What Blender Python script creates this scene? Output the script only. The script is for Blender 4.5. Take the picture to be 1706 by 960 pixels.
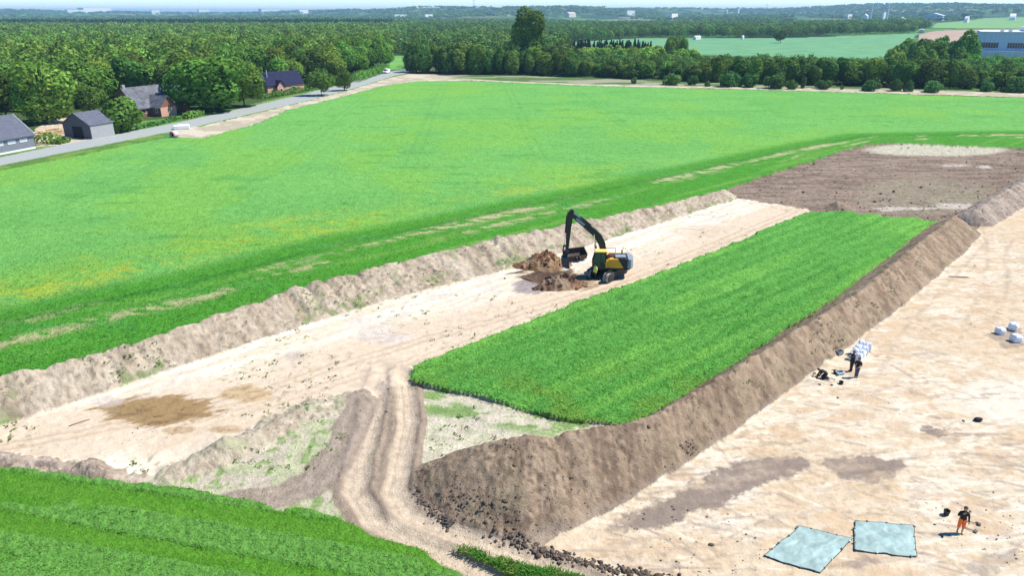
import bpy, bmesh, math, random
import numpy as np
from mathutils import Vector, Matrix

# ------------------------------------------------------------------ camera, sky, sun, exposure
for o in list(bpy.data.objects):
    bpy.data.objects.remove(o, do_unlink=True)
SC = bpy.context.scene
COL = SC.collection
H = 26.0
FPX = 1180.0
TH = math.atan(458 / FPX)
cam = bpy.data.cameras.new("camera")
cam.sensor_width = 36.0
cam.lens = 36.0 * FPX / 1706.0
cam.clip_start = 0.5
cam.clip_end = 60000
cam_o = bpy.data.objects.new("camera", cam)
COL.objects.link(cam_o)
cam_o.location = (0, 0, H)
cam_o.rotation_euler = (math.pi / 2 - TH, 0, 0)
SC.camera = cam_o

SUN_EL = math.radians(55)
SUN_AZ = math.radians(80)      # clockwise from +Y: the sun stands to the right, a little beyond
world = bpy.data.worlds.new("World")
SC.world = world
world.use_nodes = True
wn = world.node_tree.nodes
wl = world.node_tree.links
bg = wn["Background"]
sky = wn.new("ShaderNodeTexSky")
sky.sky_type = 'NISHITA'
sky.sun_disc = False
sky.sun_elevation = SUN_EL
sky.sun_rotation = SUN_AZ
sky.altitude = 60
sky.air_density = 0.7
sky.dust_density = 0.0
sky.ozone_density = 1.5
hsv = wn.new("ShaderNodeHueSaturation")
hsv.inputs['Saturation'].default_value = 1.35
wl.new(sky.outputs[0], hsv.inputs['Color'])
wl.new(hsv.outputs[0], bg.inputs[0])
bg.inputs[1].default_value = 0.125
sun = bpy.data.lights.new("sun", 'SUN')
sun.energy = 4.6
sun.angle = math.radians(0.5)
sun.color = (1.0, 0.955, 0.88)
sun_o = bpy.data.objects.new("sun", sun)
COL.objects.link(sun_o)
svec = Vector((math.sin(SUN_AZ) * math.cos(SUN_EL), math.cos(SUN_AZ) * math.cos(SUN_EL), math.sin(SUN_EL)))
sun_o.rotation_euler = (-svec).to_track_quat('-Z', 'Y').to_euler()
sun_o.location = (60, 20, 90)
SC.view_settings.view_transform = 'Standard'
SC.view_settings.look = 'None'
SC.view_settings.exposure = 0.68
SC.view_settings.gamma = 1.0
SC.view_settings.use_curve_mapping = False
SC.render.engine = 'CYCLES'
SC.cycles.use_denoising = True
SC.cycles.max_bounces = 5
SC.cycles.diffuse_bounces = 3
SC.cycles.glossy_bounces = 2
SC.cycles.transmission_bounces = 2
SC.cycles.volume_bounces = 0
SC.cycles.transparent_max_bounces = 4
SC.cycles.caustics_reflective = False
SC.cycles.caustics_refractive = False

rng = np.random.default_rng(7)
random.seed(7)
cT, sT = math.cos(TH), math.sin(TH)


def G(u, v, z=0.0):
    """ground point (at height z) that the photograph shows at pixel u, v"""
    a = (u - 853) / FPX
    b = (480 - v) / FPX
    dx, dy, dz = a, cT + b * sT, -sT + b * cT
    t = (z - H) / dz
    return dx * t, dy * t


def depth_scale(y):
    """metres per photo pixel at ground distance y"""
    return (y * cT + H * sT) / FPX


def proj(x, y):
    dep = y * cT + H * sT
    up = y * sT - H * cT
    return 853 + FPX * x / dep, 480 - FPX * up / dep


# ------------------------------------------------------------------ numpy noise
def _hash(ix, iy, seed):
    h = (ix.astype(np.int64) * 374761393 + iy.astype(np.int64) * 668265263 + seed * 974634533) & 0xffffffff
    h = ((h ^ (h >> 13)) * 1274126177) & 0xffffffff
    h = (h ^ (h >> 16)) & 0xffffffff
    return h.astype(np.float64) / 4294967295.0


def vn(x, y, seed=0):
    x0 = np.floor(x); y0 = np.floor(y)
    fx = x - x0; fy = y - y0
    fx = fx * fx * (3 - 2 * fx); fy = fy * fy * (3 - 2 * fy)
    a = _hash(x0, y0, seed); b = _hash(x0 + 1, y0, seed)
    c = _hash(x0, y0 + 1, seed); d = _hash(x0 + 1, y0 + 1, seed)
    return (a + (b - a) * fx) * (1 - fy) + (c + (d - c) * fx) * fy


def fbm(x, y, seed=0, octv=4, gain=0.5):
    s = 0; amp = 1; tot = 0
    for k in range(octv):
        s = s + amp * vn(x * 2 ** k + 17.3 * k, y * 2 ** k - 9.1 * k, seed + k)
        tot += amp
        amp *= gain
    return s / tot


def sstep(a, b, x):
    t = np.clip((x - a) / (b - a), 0, 1)
    return t * t * (3 - 2 * t)


# ------------------------------------------------------------------ planar geometry helpers (numpy)
def inpoly(px, py, poly):
    P = np.asarray(poly, float)
    out = np.zeros(px.shape, bool)
    bb = (px >= P[:, 0].min()) & (px <= P[:, 0].max()) & (py >= P[:, 1].min()) & (py <= P[:, 1].max())
    if not bb.any():
        return out
    x = px[bb]; y = py[bb]
    r = np.zeros(x.shape, bool)
    n = len(P)
    for i in range(n):
        x1, y1 = P[i]; x2, y2 = P[(i + 1) % n]
        if y1 == y2:
            continue
        c = ((y1 > y) != (y2 > y)) & (x < (x2 - x1) * (y - y1) / (y2 - y1) + x1)
        r ^= c
    out[bb] = r
    return out


def polydist(x, y, pts, closed=False):
    """distance, arc length, signed side, beyond-end amount, segment index and parameter"""
    P = np.asarray(pts, float)
    if closed:
        P = np.vstack([P, P[:1]])
    best = np.full(x.shape, 1e9); tt = np.zeros(x.shape); side = np.zeros(x.shape)
    along = np.zeros(x.shape); fi = np.zeros(x.shape)
    L = 0.0
    n = len(P) - 1
    for i in range(n):
        ax, ay = P[i]; bx, by = P[i + 1]
        dx, dy = bx - ax, by - ay
        l = math.hypot(dx, dy)
        if l < 1e-6:
            continue
        s = ((x - ax) * dx + (y - ay) * dy) / l
        sc = np.clip(s, 0, l)
        qx = ax + dx / l * sc; qy = ay + dy / l * sc
        d = np.hypot(x - qx, y - qy)
        m = d < best
        cr = dx * (y - ay) - dy * (x - ax)
        best = np.where(m, d, best)
        tt = np.where(m, L + sc, tt)
        side = np.where(m, np.sign(cr), side)
        fi = np.where(m, i + sc / l, fi)
        over = np.zeros(x.shape)
        if i == 0:
            over = np.where(s < 0, -s, over)
        if i == n - 1:
            over = np.where(s > l, s - l, over)
        along = np.where(m, over, along)
        L += l
    return best, tt, side, along, fi


def W(px, z=0.0):
    return [G(u, v, z) for u, v in px]


# ------------------------------------------------------------------ banks of spoil
CUT = W([(672, 800), (690, 824), (715, 848), (750, 872), (800, 888), (850, 899), (900, 908), (940, 916)])


class Bank:
    def __init__(self, crest_px, heights, toe_px, wb, wend0, wend1, seed, lump=1.0):
        self.c = [G(u, v, h) for (u, v), h in zip(crest_px, heights)]
        self.h = np.array(heights, float)
        toe = W(toe_px)
        cx = np.array([p[0] for p in self.c]); cy = np.array([p[1] for p in self.c])
        d, *_ = polydist(cx, cy, toe)
        self.wf = np.maximum(d, 1.3)
        self.lump = lump; self.wb = wb; self.we = (wend0, wend1); self.seed = seed
        self.bb = (cx.min() - 12, cx.max() + 12, cy.min() - 12, cy.max() + 12)

    def __call__(self, x, y):
        z = np.zeros(x.shape); m = np.zeros(x.shape); T = np.zeros(x.shape); S = np.zeros(x.shape)
        b = (x > self.bb[0]) & (x < self.bb[1]) & (y > self.bb[2]) & (y < self.bb[3])
        if not b.any():
            return z, m, T, S
        X = x[b]; Y = y[b]
        d, t, side, over, fi = polydist(X, Y, self.c)
        i0 = np.clip(fi.astype(int), 0, len(self.c) - 1)
        i1 = np.minimum(i0 + 1, len(self.c) - 1)
        fr = fi - i0
        hc = self.h[i0] * (1 - fr) + self.h[i1] * fr
        wf = self.wf[i0] * (1 - fr) + self.wf[i1] * fr
        # crest of tipped bucket loads: scalloped along its length
        lump = np.abs(np.sin(t * 1.25 + 2.2 * vn(t * 0.35, t * 0, self.seed + 5)))
        lump = 0.65 + self.lump * (lump * (0.4 + 1.2 * vn(t * 0.21, t * 0, self.seed + 6)) - 0.65)
        hc = hc * (0.86 + 0.15 * lump + 0.16 * (vn(t * 0.5, t * 0, self.seed) - 0.5))
        front = side < 0
        w = np.where(front, wf, self.wb)
        we = np.where(fi < 0.5, self.we[0], self.we[1])
        perp2 = np.maximum(d * d - over * over, 0)
        dd = np.sqrt(perp2 + (over * w / we) ** 2)
        w = w * (1 + 0.16 * (fbm(X * 0.45, Y * 0.45, self.seed + 9, 3) - 0.5))
        q = dd / w
        p = (1.05 - np.sqrt(q * q + 0.0036)) / 0.99
        # rills that run down the slope
        rill = vn(t * 1.7, q * 1.6 + 3, self.seed + 2) - 0.5 + 0.5 * (vn(t * 4.1, q * 2.3, self.seed + 3) - 0.5)
        hh = hc * np.clip(p, 0, 1)
        hh = hh + np.clip(p * 4, 0, 1) * np.clip((1.1 - p) * 2, 0, 1) * rill * 0.17 * (0.15 + 0.85 * self.lump)
        rough = fbm(X * 1.3, Y * 1.3, self.seed + 20, 4, 0.62) - 0.5
        hh = hh + np.clip(p * 5, 0, 1) * rough * (0.38 if self.lump > .5 else 0.22) * (0.5 if self.seed == 400 else 1) + np.clip(p * 5, 0, 1) * (vn(X * 4.2, Y * 4.2, self.seed + 31) - .5) * .13
        if self.seed == 200:
            cd, _, cs, _, _ = polydist(X + .5 * rough, Y + .5 * rough, CUT)
            k_ = sstep(-.25, 1.3, cd * cs)
            k_ = np.where((X > CUT[-1][0] + .2) | (Y > CUT[0][1] + .3), 1.0, k_)
            hh = np.minimum(hh, np.maximum(cd * cs, 0) * .62 + .1 + 50 * ((X > CUT[-1][0] + .2) | (Y > CUT[0][1] + .3))) * sstep(-.25, .15, np.where(k_ >= 1, 9, cd * cs)); p = np.where(k_ > .015, p, -1)
        z[b] = np.where(p > 0, np.maximum(hh, 0), 0)
        m[b] = np.clip(p * 6, 0, 1)
        T[b] = t; S[b] = np.where(front, q, -q)
        return z, m, T, S


bank_left = Bank(
    [(-300, 735), (-120, 675), (0, 632), (100, 603), (220, 570), (350, 527), (480, 484), (600, 452), (720, 420), (830, 396), (960, 370), (1080, 345), (1180, 323), (1206, 317)],
    [2.2, 2.2, 2.1, 2.1, 2.1, 2.1, 2.05, 2.0, 1.95, 1.9, 1.75, 1.5, 1.3, 1.1],
    [(-300, 830), (-120, 755), (0, 712), (100, 681), (220, 640), (350, 596), (480, 552), (600, 515), (720, 482), (830, 455), (960, 418), (1080, 380), (1180, 348), (1228, 333)],
    2.4, 4, 1.6, 100)
bank_right = Bank(
    [(812, 733), (900, 725), (985, 708), (1085, 690), (1180, 642), (1300, 568), (1440, 478), (1555, 388), (1592, 360)],
    [2.7, 3.0, 3.0, 2.9, 2.7, 2.5, 2.3, 2.2, 1.9],
    [(900, 925), (940, 905), (1090, 815), (1170, 757), (1320, 650), (1400, 590), (1480, 530), (1560, 470), (1640, 388)],
    2.6, 4.6, 1.6, 200, 0.25)
bank_far = Bank(
    [(1622, 350), (1660, 326), (1706, 300), (1800, 255), (2050, 190)],
    [1.7, 1.9, 1.9, 1.9, 1.9],
    [(1648, 384), (1706, 345), (1800, 300), (2050, 232)],
    2.4, 1.6, 4, 300)
bank_low = Bank(
    [(604, 654), (520, 676), (455, 704), (390, 738), (335, 764), (285, 786)],
    [0.35, 0.45, 0.5, 0.6, 0.5, 0.25],
    [(612, 670), (545, 700), (475, 732), (405, 768), (350, 795), (300, 804)],
    1.5, 1.0, 0.9, 400)
bank_edge = Bank(
    [(-200, 722), (-60, 748), (40, 764), (110, 776), (165, 784), (225, 794)],
    [0.5, 0.5, 0.5, 0.4, 0.65, 0.25],
    [(-200, 745), (-60, 770), (40, 784), (110, 797), (225, 812)],
    1.0, 1.0, 0.8, 500)
BANKS = [bank_left, bank_right, bank_far, bank_low, bank_edge]

# ------------------------------------------------------------------ outlines of the land parcels (photo pixels on the ground)
P_CROPBL = [(-500, 760), (-60, 784), (0, 789), (40, 792), (100, 801), (150, 808), (230, 817), (300, 820), (380, 838), (440, 852), (475, 865), (500, 859), (560, 871), (600, 888), (622, 906), (690, 926), (740, 950), (790, 978), (840, 1000), (900, 1200), (-900, 1200)]
P_VERGE = [(755, 919), (800, 926), (860, 944), (940, 962), (1020, 990), (1060, 1040), (960, 1040), (880, 972), (810, 940)]
P_ISLAND = [(684, 632), (690, 618), (760, 588), (860, 549), (960, 508), (1080, 467), (1200, 419), (1280, 382), (1345, 357), (1400, 358), (1480, 364), (1572, 372), (1580, 392), (1470, 480), (1340, 575), (1220, 660), (1100, 712), (985, 706), (960, 706), (880, 688), (800, 664), (730, 650), (692, 642)]
P_MAIN = [(-900, 420), (0, 288), (120, 264), (270, 233), (340, 231), (430, 207), (480, 183), (560, 164), (640, 143), (700, 136), (780, 136), (1000, 145), (1300, 152), (1706, 165), (3200, 200), (3200, 285), (1706, 250), (1600, 246), (1490, 241), (1440, 244), (1380, 262), (1300, 288), (1222, 314), (1180, 335), (1080, 362), (960, 392), (830, 425), (720, 450), (600, 483), (480, 518), (350, 562), (220, 606), (100, 640), (0, 670), (-300, 770), (-900, 860)]
P_TRENCH = [(-200, 765), (-120, 752), (0, 708), (100, 678), (220, 637), (350, 593), (480, 549), (600, 512), (720, 479), (830, 452), (960, 415), (1080, 376), (1180, 344), (1232, 332), (1345, 350), (1360, 362), (1280, 390), (1080, 475), (860, 555), (720, 615), (684, 640), (604, 662), (520, 690), (455, 716), (390, 748), (335, 775), (285, 794), (225, 792), (110, 776), (40, 762), (-60, 752)]
P_BROWN = [(1200, 328), (1222, 313), (1300, 287), (1380, 261), (1440, 243), (1490, 240), (1600, 245), (1706, 249), (3200, 284), (3200, 330), (2050, 235), (1706, 320), (1600, 372), (1345, 356), (1230, 336)]
P_RIGHT = [(880, 938), (940, 900), (1090, 812), (1170, 754), (1320, 647), (1400, 587), (1480, 527), (1560, 467), (1640, 385), (1706, 342), (2050, 228), (3200, 300), (3200, 1300), (1150, 1300), (1090, 962), (1000, 944)]
P_ROAD = [(-300, 330), (0, 262), (120, 238), (300, 203), (400, 181), (500, 158), (560, 143), (620, 128), (650, 119), (690, 112), (800, 104), (800, 108), (695, 119), (660, 125), (640, 131), (575, 151), (510, 168), (420, 189), (320, 212), (130, 250), (0, 276), (-300, 350)]
P_BARE = [(285, 216), (330, 211), (420, 190), (510, 169), (575, 152), (640, 132), (680, 123), (740, 123), (900, 127), (1100, 135), (1300, 141), (1706, 155), (3200, 190), (3200, 206), (1706, 162), (1300, 150), (1000, 143), (780, 134), (700, 136), (640, 144), (560, 165), (480, 185), (430, 208), (340, 232), (300, 232)]
P_SLIP = [(648, 94), (676, 92), (696, 113), (640, 118)]
P_FAR = [(940, 72), (1000, 67), (1060, 64), (1300, 64), (1530, 59), (1500, 78), (1465, 98), (1150, 92), (1000, 85)]
P_BROWNFAR = [(1530, 60), (1560, 55), (1640, 53), (2300, 53), (2300, 74), (1640, 80), (1530, 80)]
P_HILLG = [(1560, 41), (1640, 36), (2300, 33), (2300, 51), (1600, 51), (1550, 50)]
P_YARD = [(60, 245), (58, 215), (80, 200), (160, 190), (170, 228), (155, 238), (125, 240)]
P_LAWN1 = [(165, 236), (200, 205), (290, 196), (300, 205), (240, 219)]
TRACK_L = W([(640, 612), (628, 655), (618, 710), (602, 765), (592, 820), (622, 868), (700, 905), (790, 947), (880, 1000), (960, 1100)])
TRACK_R = W([(668, 620), (676, 655), (680, 705), (668, 765), (656, 820), (680, 862), (760, 893), (870, 932), (970, 968), (1080, 1040)])
TRACK_C = W([(655, 640), (650, 705), (636, 765), (622, 830), (650, 868), (730, 900), (830, 940), (920, 985), (1000, 1080)])
TRACK_S = W([(604, 668), (580, 722), (556, 772), (520, 806), (470, 826), (400, 838)])
TRACK_I = W([(0, 745), (250, 700), (430, 655), (560, 608), (700, 566), (850, 526), (960, 492), (1080, 450), (1200, 402), (1320, 352)])
TRACK_J = W([(300, 715), (480, 662), (600, 622), (720, 590), (860, 540), (960, 503), (1080, 460), (1200, 412), (1300, 368)])
EDGE_LINE = W([(-300, 640), (0, 555), (150, 518), (300, 487), (420, 455), (560, 418), (750, 379), (880, 350), (1000, 326), (1150, 292), (1300, 258), (1440, 231), (1706, 226), (2400, 235)])

GR = (0.060, 0.215, 0.030)


def terrain(x, y, want_col=True):
    x = np.asarray(x, float); y = np.asarray(y, float)
    u, v = proj(x, y)
    n1 = fbm(x * 0.9, y * 0.9, 1, 3) - 0.5
    n2 = fbm(x * 0.9, y * 0.9, 2, 3) - 0.5
    wob = np.clip(0.9 * y / 60, 0.5, 3.0)
    uw, vw = proj(x + n1 * wob, np.maximum(y + n2 * wob, 5))
    z = np.zeros(x.shape)
    zone = np.zeros(x.shape, int)
    r = np.hypot(x, y)
    # far, rolling land
    hill = sstep(1500, 5200, y)
    ang = x / np.maximum(y, 1)
    ridge = 18 + 34 * vn(ang * 5 + 3.1, y * 0, 31) + 12 * vn(ang * 17, y * 0.0006, 32)
    ridge = 1.25 * ridge + 16 * sstep(0.25, 0.5, ang)
    z = z + hill * ridge * (0.6 + 0.4 * np.sin(y * 0.0011 + 4 * vn(ang * 3, y * 0, 33)))
    z = np.where(y > 5200, z * 0.85, z)
    z = z + sstep(600, 1200, y) * sstep(0.3, 0.55, ang) * 4
    near = r < 450
    inside = {}
    for k, P in (('main', P_MAIN), ('brown', P_BROWN), ('right', P_RIGHT), ('trench', P_TRENCH), ('island', P_ISLAND), ('cropbl', P_CROPBL),
                 ('verge', P_VERGE), ('bare', P_BARE)):
        inside[k] = inpoly(uw, vw, P) & near
    for k, P in (('road', P_ROAD), ('yard', P_YARD), ('lawn', P_LAWN1)):
        inside[k] = inpoly(u, v, P) & (r < 600)
    for k, P in (('slip', P_SLIP), ('far', P_FAR), ('brownfar', P_BROWNFAR), ('hillg', P_HILLG)):
        inside[k] = inpoly(u, v, P)
    bz = []; bm = []; bt = []; bs = []
    for b in BANKS:
        a = b(x, y)
        bz.append(a[0]); bm.append(a[1]); bt.append(a[2]); bs.append(a[3])
    bankz = np.maximum.reduce(bz)
    # soil floor undulation and ruts
    fine = fbm(x * 2.2, y * 2.2, 41, 4, 0.6) - 0.5
    broad = fbm(x * 0.18, y * 0.18, 42, 3) - 0.5
    soil = ~(inside['main'] | inside['island'] | inside['cropbl'] | inside['verge'] | inside['road']) & (r < 330)
    z = z + np.where(soil, fine * 0.10 + broad * 0.18, 0) * (1 - hill)
    rutm = np.zeros(x.shape)
    tl = {}
    nb = r < 130
    for k, P, w in (('L', TRACK_L, .55), ('R', TRACK_R, .55)):
        d = np.full(x.shape, 99.); 
        d[nb] = polydist(x[nb] + 0.22 * n1[nb], y[nb] + 0.22 * n2[nb], P)[0]
        tl[k] = d
        z = z - np.where(soil, 0.13 * np.exp(-(d / w) ** 4) - 0.07 * np.exp(-((d - .95) / .22) ** 2), 0)
    for k, P in (('C', TRACK_C), ('S', TRACK_S), ('I', TRACK_I), ('J', TRACK_J)):
        d = np.full(x.shape, 99.); 
        d[nb] = polydist(x[nb] + 0.5 * n1[nb], y[nb] + 0.5 * n2[nb], P)[0]
        tl[k] = d
    # fine tyre lines inside the ruts and along the strip
    for k in 'IJ':
        dd = tl[k]
        z = z - np.where(soil, 0.07 * np.exp(-((dd - .45) / .16) ** 2), 0)
    # worked brown ground: ridges left by the machine
    ridges = np.abs(fbm(x * 0.22, y * 0.9, 44, 4, 0.6) - 0.5)
    z = z + np.where(inside['brown'], 0.55 * np.clip(0.25 - ridges, 0, 1) + fine * 0.25, 0)
    # pit in front of the excavator
    pc = G(912, 461)
    pit = np.exp(-(((x - pc[0]) / 2.9) ** 2 + ((y - pc[1]) / 1.5) ** 2))
    z = z - 0.9 * np.where(pit > 0.3, (pit - 0.3) / 0.7, 0)
    # small lumps of soil
    for (pu, pv, hh, rr) in ((372, 752, .55, 1.0), (166, 783, .5, 1.1), (1396, 348, .9, 1.4), (640, 641, .3, .9), (662, 640, .3, .8), (1375, 610, .35, .6), (1350, 633, .25, .7)):
        qx, qy = G(pu, pv)
        z = z + hh * np.exp(-((x - qx) ** 2 + (y - qy) ** 2) / rr ** 2) * (1 + 0.6 * fine)
    # step at the toe of the fresh bank and along the near edge
    # crop canopy
    leaf = fbm(x * 2.6, y * 2.6, 51, 3, 0.65) - 0.5
    clump = fbm(x * 0.55, y * 0.55, 52, 3) - 0.5
    ca, sa = 0.75, 0.66
    along = x * ca + y * sa; across = -x * sa + y * ca
    rows = vn(along * 0.05, across * 1.1, 53) - 0.5
    crop_isl = 0.36 + leaf * 0.20 + clump * 0.12 + rows * 0.26
    # canopy of the near field with bands of taller weed
    ba = x * 0.975 - y * 0.22; bb = x * 0.22 + y * 0.975
    band = sstep(0.64, 0.80, vn(ba * 0.045 + 0.4 * n1, bb * 0.95, 54))
    crop_bl = 0.45 + leaf * 0.09 + clump * 0.08 + band * (0.10 + leaf * 0.22)
    crop_main = 0.40 + leaf * 0.14 + clump * 0.16
    # zones, later ones win
    zone[inside['main']] = 2
    zone[inside['brown']] = 10
    zone[inside['right']] = 9
    zone[inside['trench']] = 8
    zone[inside['bare']] = 13
    zone[inside['island']] = 4
    zone[inside['cropbl']] = 5
    zone[inside['verge']] = 6
    tmin = np.minimum(tl['L'], tl['R'])
    trk = (np.minimum(tmin, tl['C']) < 1.35 + 0.5 * n1) & (zone != 5) & (zone != 4) & (zone != 8)
    zone[trk & (zone != 6)] = 11
    zone[(zone == 0) & (r < 135) & (u > 905) & (v > 350) & (y > 24) & (v < 1000) & (v > 893 - 0.7324 * (u - 930))] = 9
    zone[(zone == 0) & (r < 150) & (u > 1300) & (v > 330) & (v < 420)] = 10
    zone[(zone == 0) & (r < 60) & (u > 655) & (u < 985) & (v > 775) & (v < 1000)] = 11
    thr = 0.12
    isb = bankz > thr
    zone[(bz[0] > thr)] = 20
    zone[(bz[1] > thr) & (zone != 5)] = 21
    zone[(bz[2] > thr)] = 22
    zone[(bz[3] > thr) & (zone != 4) & (zone != 11) & (zone != 5)] = 23
    zone[(bz[4] > thr) & (zone != 5)] = 24
    zone[inside['road']] = 1
    zone[inside['slip']] = 14
    zone[inside['far']] = 12
    zone[inside['brownfar']] = 15
    zone[inside['hillg']] = 16
    z = z + bankz * (zone != 5)
    crop = np.zeros(x.shape)
    crop = np.where(zone == 2, crop_main, crop)
    crop = np.where(zone == 4, crop_isl, crop)
    crop = np.where(zone == 5, crop_bl, crop)
    crop = np.where(zone == 6, 0.20 + leaf * 0.3, crop)
    crop = np.where((zone == 12) | (zone == 14), 0.5, crop)
    z = z + crop
    z = z + np.where(zone == 1, 0.06, 0)
    if not want_col:
        return z, zone
    # ------------------------------------------------ own colour of the ground (no light or shade in it, except the pit between the heaps)
    c = np.empty(x.shape + (3,))

    def setc(m, rgb):
        c[m] = rgb

    def mix(w, rgb):
        w = np.clip(w, 0, 1)[..., None]
        c[:] = c * (1 - w) + np.asarray(rgb) * w

    # rough grass and far countryside
    pf = vn(x * 0.0042, y * 0.0022, 61)
    pf2 = vn(x * 0.012 + 50, y * 0.006, 62)
    c[:] = (0.075, 0.150, 0.040)
    mix(sstep(0.45, 0.6, vn(x * .15, y * .15, 60)) * 0.5, (0.12, 0.19, 0.05))
    farm = y > 800
    mix(farm * sstep(0.50, 0.54, pf) * 1.0, (0.10, 0.22, 0.07))
    mix(farm * sstep(0.66, 0.68, pf) * 0.9, (0.30, 0.27, 0.15))
    mix(farm * (1 - sstep(0.40, 0.44, pf2)) * 0.9, (0.035, 0.07, 0.03))
    # clearing floor between forest trees is dark earth and moss
    mix(((r > 180) & (y < 900) & (zone == 0) & (x < 150)) * 0.7, (0.05, 0.075, 0.03))
    mix(((zone == 0) & (r < 75)) * 1.0, (0.47, 0.41, 0.31))
    dry = fbm(x * 0.8, y * 0.8, 63, 4)
    mix(((zone == 0) & (r < 75)) * sstep(0.42, 0.58, dry) * 0.75, (0.40, 0.42, 0.24))
    mix(((zone == 0) & (r < 75)) * sstep(0.58, 0.72, fbm(x * 1.7, y * 1.7, 64, 3)) * 0.8, (0.20, 0.30, 0.09))
    # pale scalped grass between island and track stays pale
    m = (zone == 0) & (r < 75) & (x > -9)
    mix(m * 0.55, (0.58, 0.51, 0.40))
    ge = (zone == 0) * sstep(.45, .6, fbm(x * .55, y * 1.1, 126, 4, .6)) * sstep(9.0, 4.5, np.abs(v - (648 + (u - 690) * .19) - 12)* .25) * (u > 690) * (u < 990)
    mix(ge * .85, (0.15, 0.27, 0.06))
    # verge beside the road
    dv = np.full(x.shape, 99.)
    rd = (r > 120) & (r < 420) & (x < 0)
    if rd.any():
        dv[rd] = polydist(x[rd], y[rd], W([(-300, 340), (0, 270), (130, 244), (320, 208), (420, 185), (510, 163), (575, 147), (660, 122)]))[0]
    mix(((zone == 0) & (dv < 9)) * 0.85, (0.10, 0.20, 0.045))
    mix(((zone == 0) & (dv < 9)) * sstep(0.5, 0.65, vn(x * .4, y * .4, 65)) * 0.6, (0.19, 0.29, 0.055))
    mix(inside['yard'] * 1.0, (0.50, 0.40, 0.28))
    mix(inside['yard'] * sstep(.45, .6, vn(x * .5, y * .5, 66)) * 0.5, (0.62, 0.55, 0.44))
    mix(inside['lawn'] * 1.0, (0.13, 0.25, 0.05))
    # sand floors
    st = fbm(x * 0.35 + y * 0.10, y * 1.9 - x * 0.45, 71, 4, 0.6)
    st2 = fbm(along * 0.13, across * 1.4, 72, 4, 0.6)
    big = fbm(x * 0.11, y * 0.11, 73, 3)
    spk = vn(x * 3.1, y * 3.1, 74)
    S = (zone == 9) | (zone == 8) | (zone == 13)
    setc(S, (0.535, 0.445, 0.322))
    m = zone == 9
    mix(m * sstep(0.42, 0.62, st), (0.625, 0.545, 0.425))
    mix(m * sstep(0.52, 0.66, fbm(x * .5 + 3, y * 1.3, 75, 4, .6)) * 0.7, (0.46, 0.335, 0.22))
    mix(m * sstep(0.50, 0.64, big) * 0.55, (0.51, 0.385, 0.25))
    mix(m * sstep(.66, .76, vn(x * 2.6 + y * .4, y * 4.4, 137)) * sstep(.4, .6, vn(x * .3, y * .3, 138)) * .55, (0.36, 0.265, 0.175))
    mix(m * sstep(.56, .68, fbm(x * .9, y * 2.2, 139, 4, .65)) * .45, (0.50, 0.345, 0.195))
    wh = np.exp(-(((u - 1690) / 120) ** 2 + ((v - 665) / 40) ** 2))
    mix(m * sstep(0.25, 0.7, wh + 0.5 * (st - .5)) * 0.75, (0.625, 0.56, 0.455))
    mix(m * sstep(0.60, 0.70, st) * (0.35), (0.33, 0.27, 0.21))
    rs = np.random.default_rng(130)
    for k_ in range(280):
        su = rs.uniform(1000, 1750); sv = rs.uniform(420, 960)
        qx, qy = G(su, sv); a_ = rs.normal(-.28, .35); l_ = rs.uniform(.4, 3.6); w_ = rs.uniform(.04, .15)
        bb_ = m & (np.abs(x - qx) < l_ + 1) & (np.abs(y - qy) < l_ + 1)
        if bb_.any():
            dx_ = x[bb_] - qx; dy_ = y[bb_] - qy
            tt_ = dx_ * math.cos(a_) + dy_ * math.sin(a_); pp_ = -dx_ * math.sin(a_) + dy_ * math.cos(a_) + .06 * tt_ ** 2 / l_
            kk_ = np.exp(-(pp_ / w_) ** 2) * sstep(l_, l_ * .6, np.abs(tt_)) * sstep(.25, .6, vn(x[bb_] * 2.3, y[bb_] * 2.3, 131))
            rgb_ = np.array((0.30, 0.235, 0.18)) if rs.random() < .65 else np.array((0.66, 0.58, 0.45))
            c[bb_] = c[bb_] * (1 - .75 * kk_[:, None]) + rgb_ * .75 * kk_[:, None]
    for TP in ([(1650, 378), (1660, 405), (1664, 440), (1655, 490), (1630, 540)], [(1640, 385), (1600, 430), (1540, 490), (1470, 560), (1440, 620)], [(1706, 400), (1690, 430), (1700, 480)]):
        sel = m & (r < 130) & (u > 1400) & (v < 660)
        if sel.any():
            dq = polydist(x[sel], y[sel], W(TP))[0]
            kk_ = (np.exp(-((dq - 1.0) / .22) ** 2)) * sstep(.25, .6, vn(x[sel] * 1.2, y[sel] * 1.2, 132)) * .55
            c[sel] = c[sel] * (1 - kk_[:, None]) + np.array((0.36, 0.28, 0.20)) * kk_[:, None]
    for P, kk in (([(1000, 880), (1060, 845), (1110, 825), (1180, 790), (1240, 766), (1300, 757), (1345, 762), (1352, 776), (1330, 792), (1260, 815), (1230, 835), (1160, 858), (1110, 880), (1040, 893)], 1.0),
                  ([(1366, 775), (1385, 762), (1440, 760), (1500, 766), (1516, 778), (1490, 798), (1450, 808), (1400, 800)], 1.0),
                  ([(1524, 716), (1550, 709), (1582, 716), (1578, 728), (1545, 732)], 1.0),
                  ([(1380, 945), (1420, 925), (1470, 930), (1440, 955)], .55),
                  ([(1580, 950), (1640, 925), (1700, 905), (1706, 930), (1640, 965)], .6),
                  ([(1640, 555), (1706, 545), (1706, 585), (1670, 580)], .7),
                  ([(1500, 590), (1560, 585), (1600, 592), (1540, 600)], .5)):
        dpoly = np.full(x.shape, -9.0)
        sel = m & (u > min(p[0] for p in P) - 40) & (u < max(p[0] for p in P) + 40) & (v > min(p[1] for p in P) - 30) & (v < max(p[1] for p in P) + 30)
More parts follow.
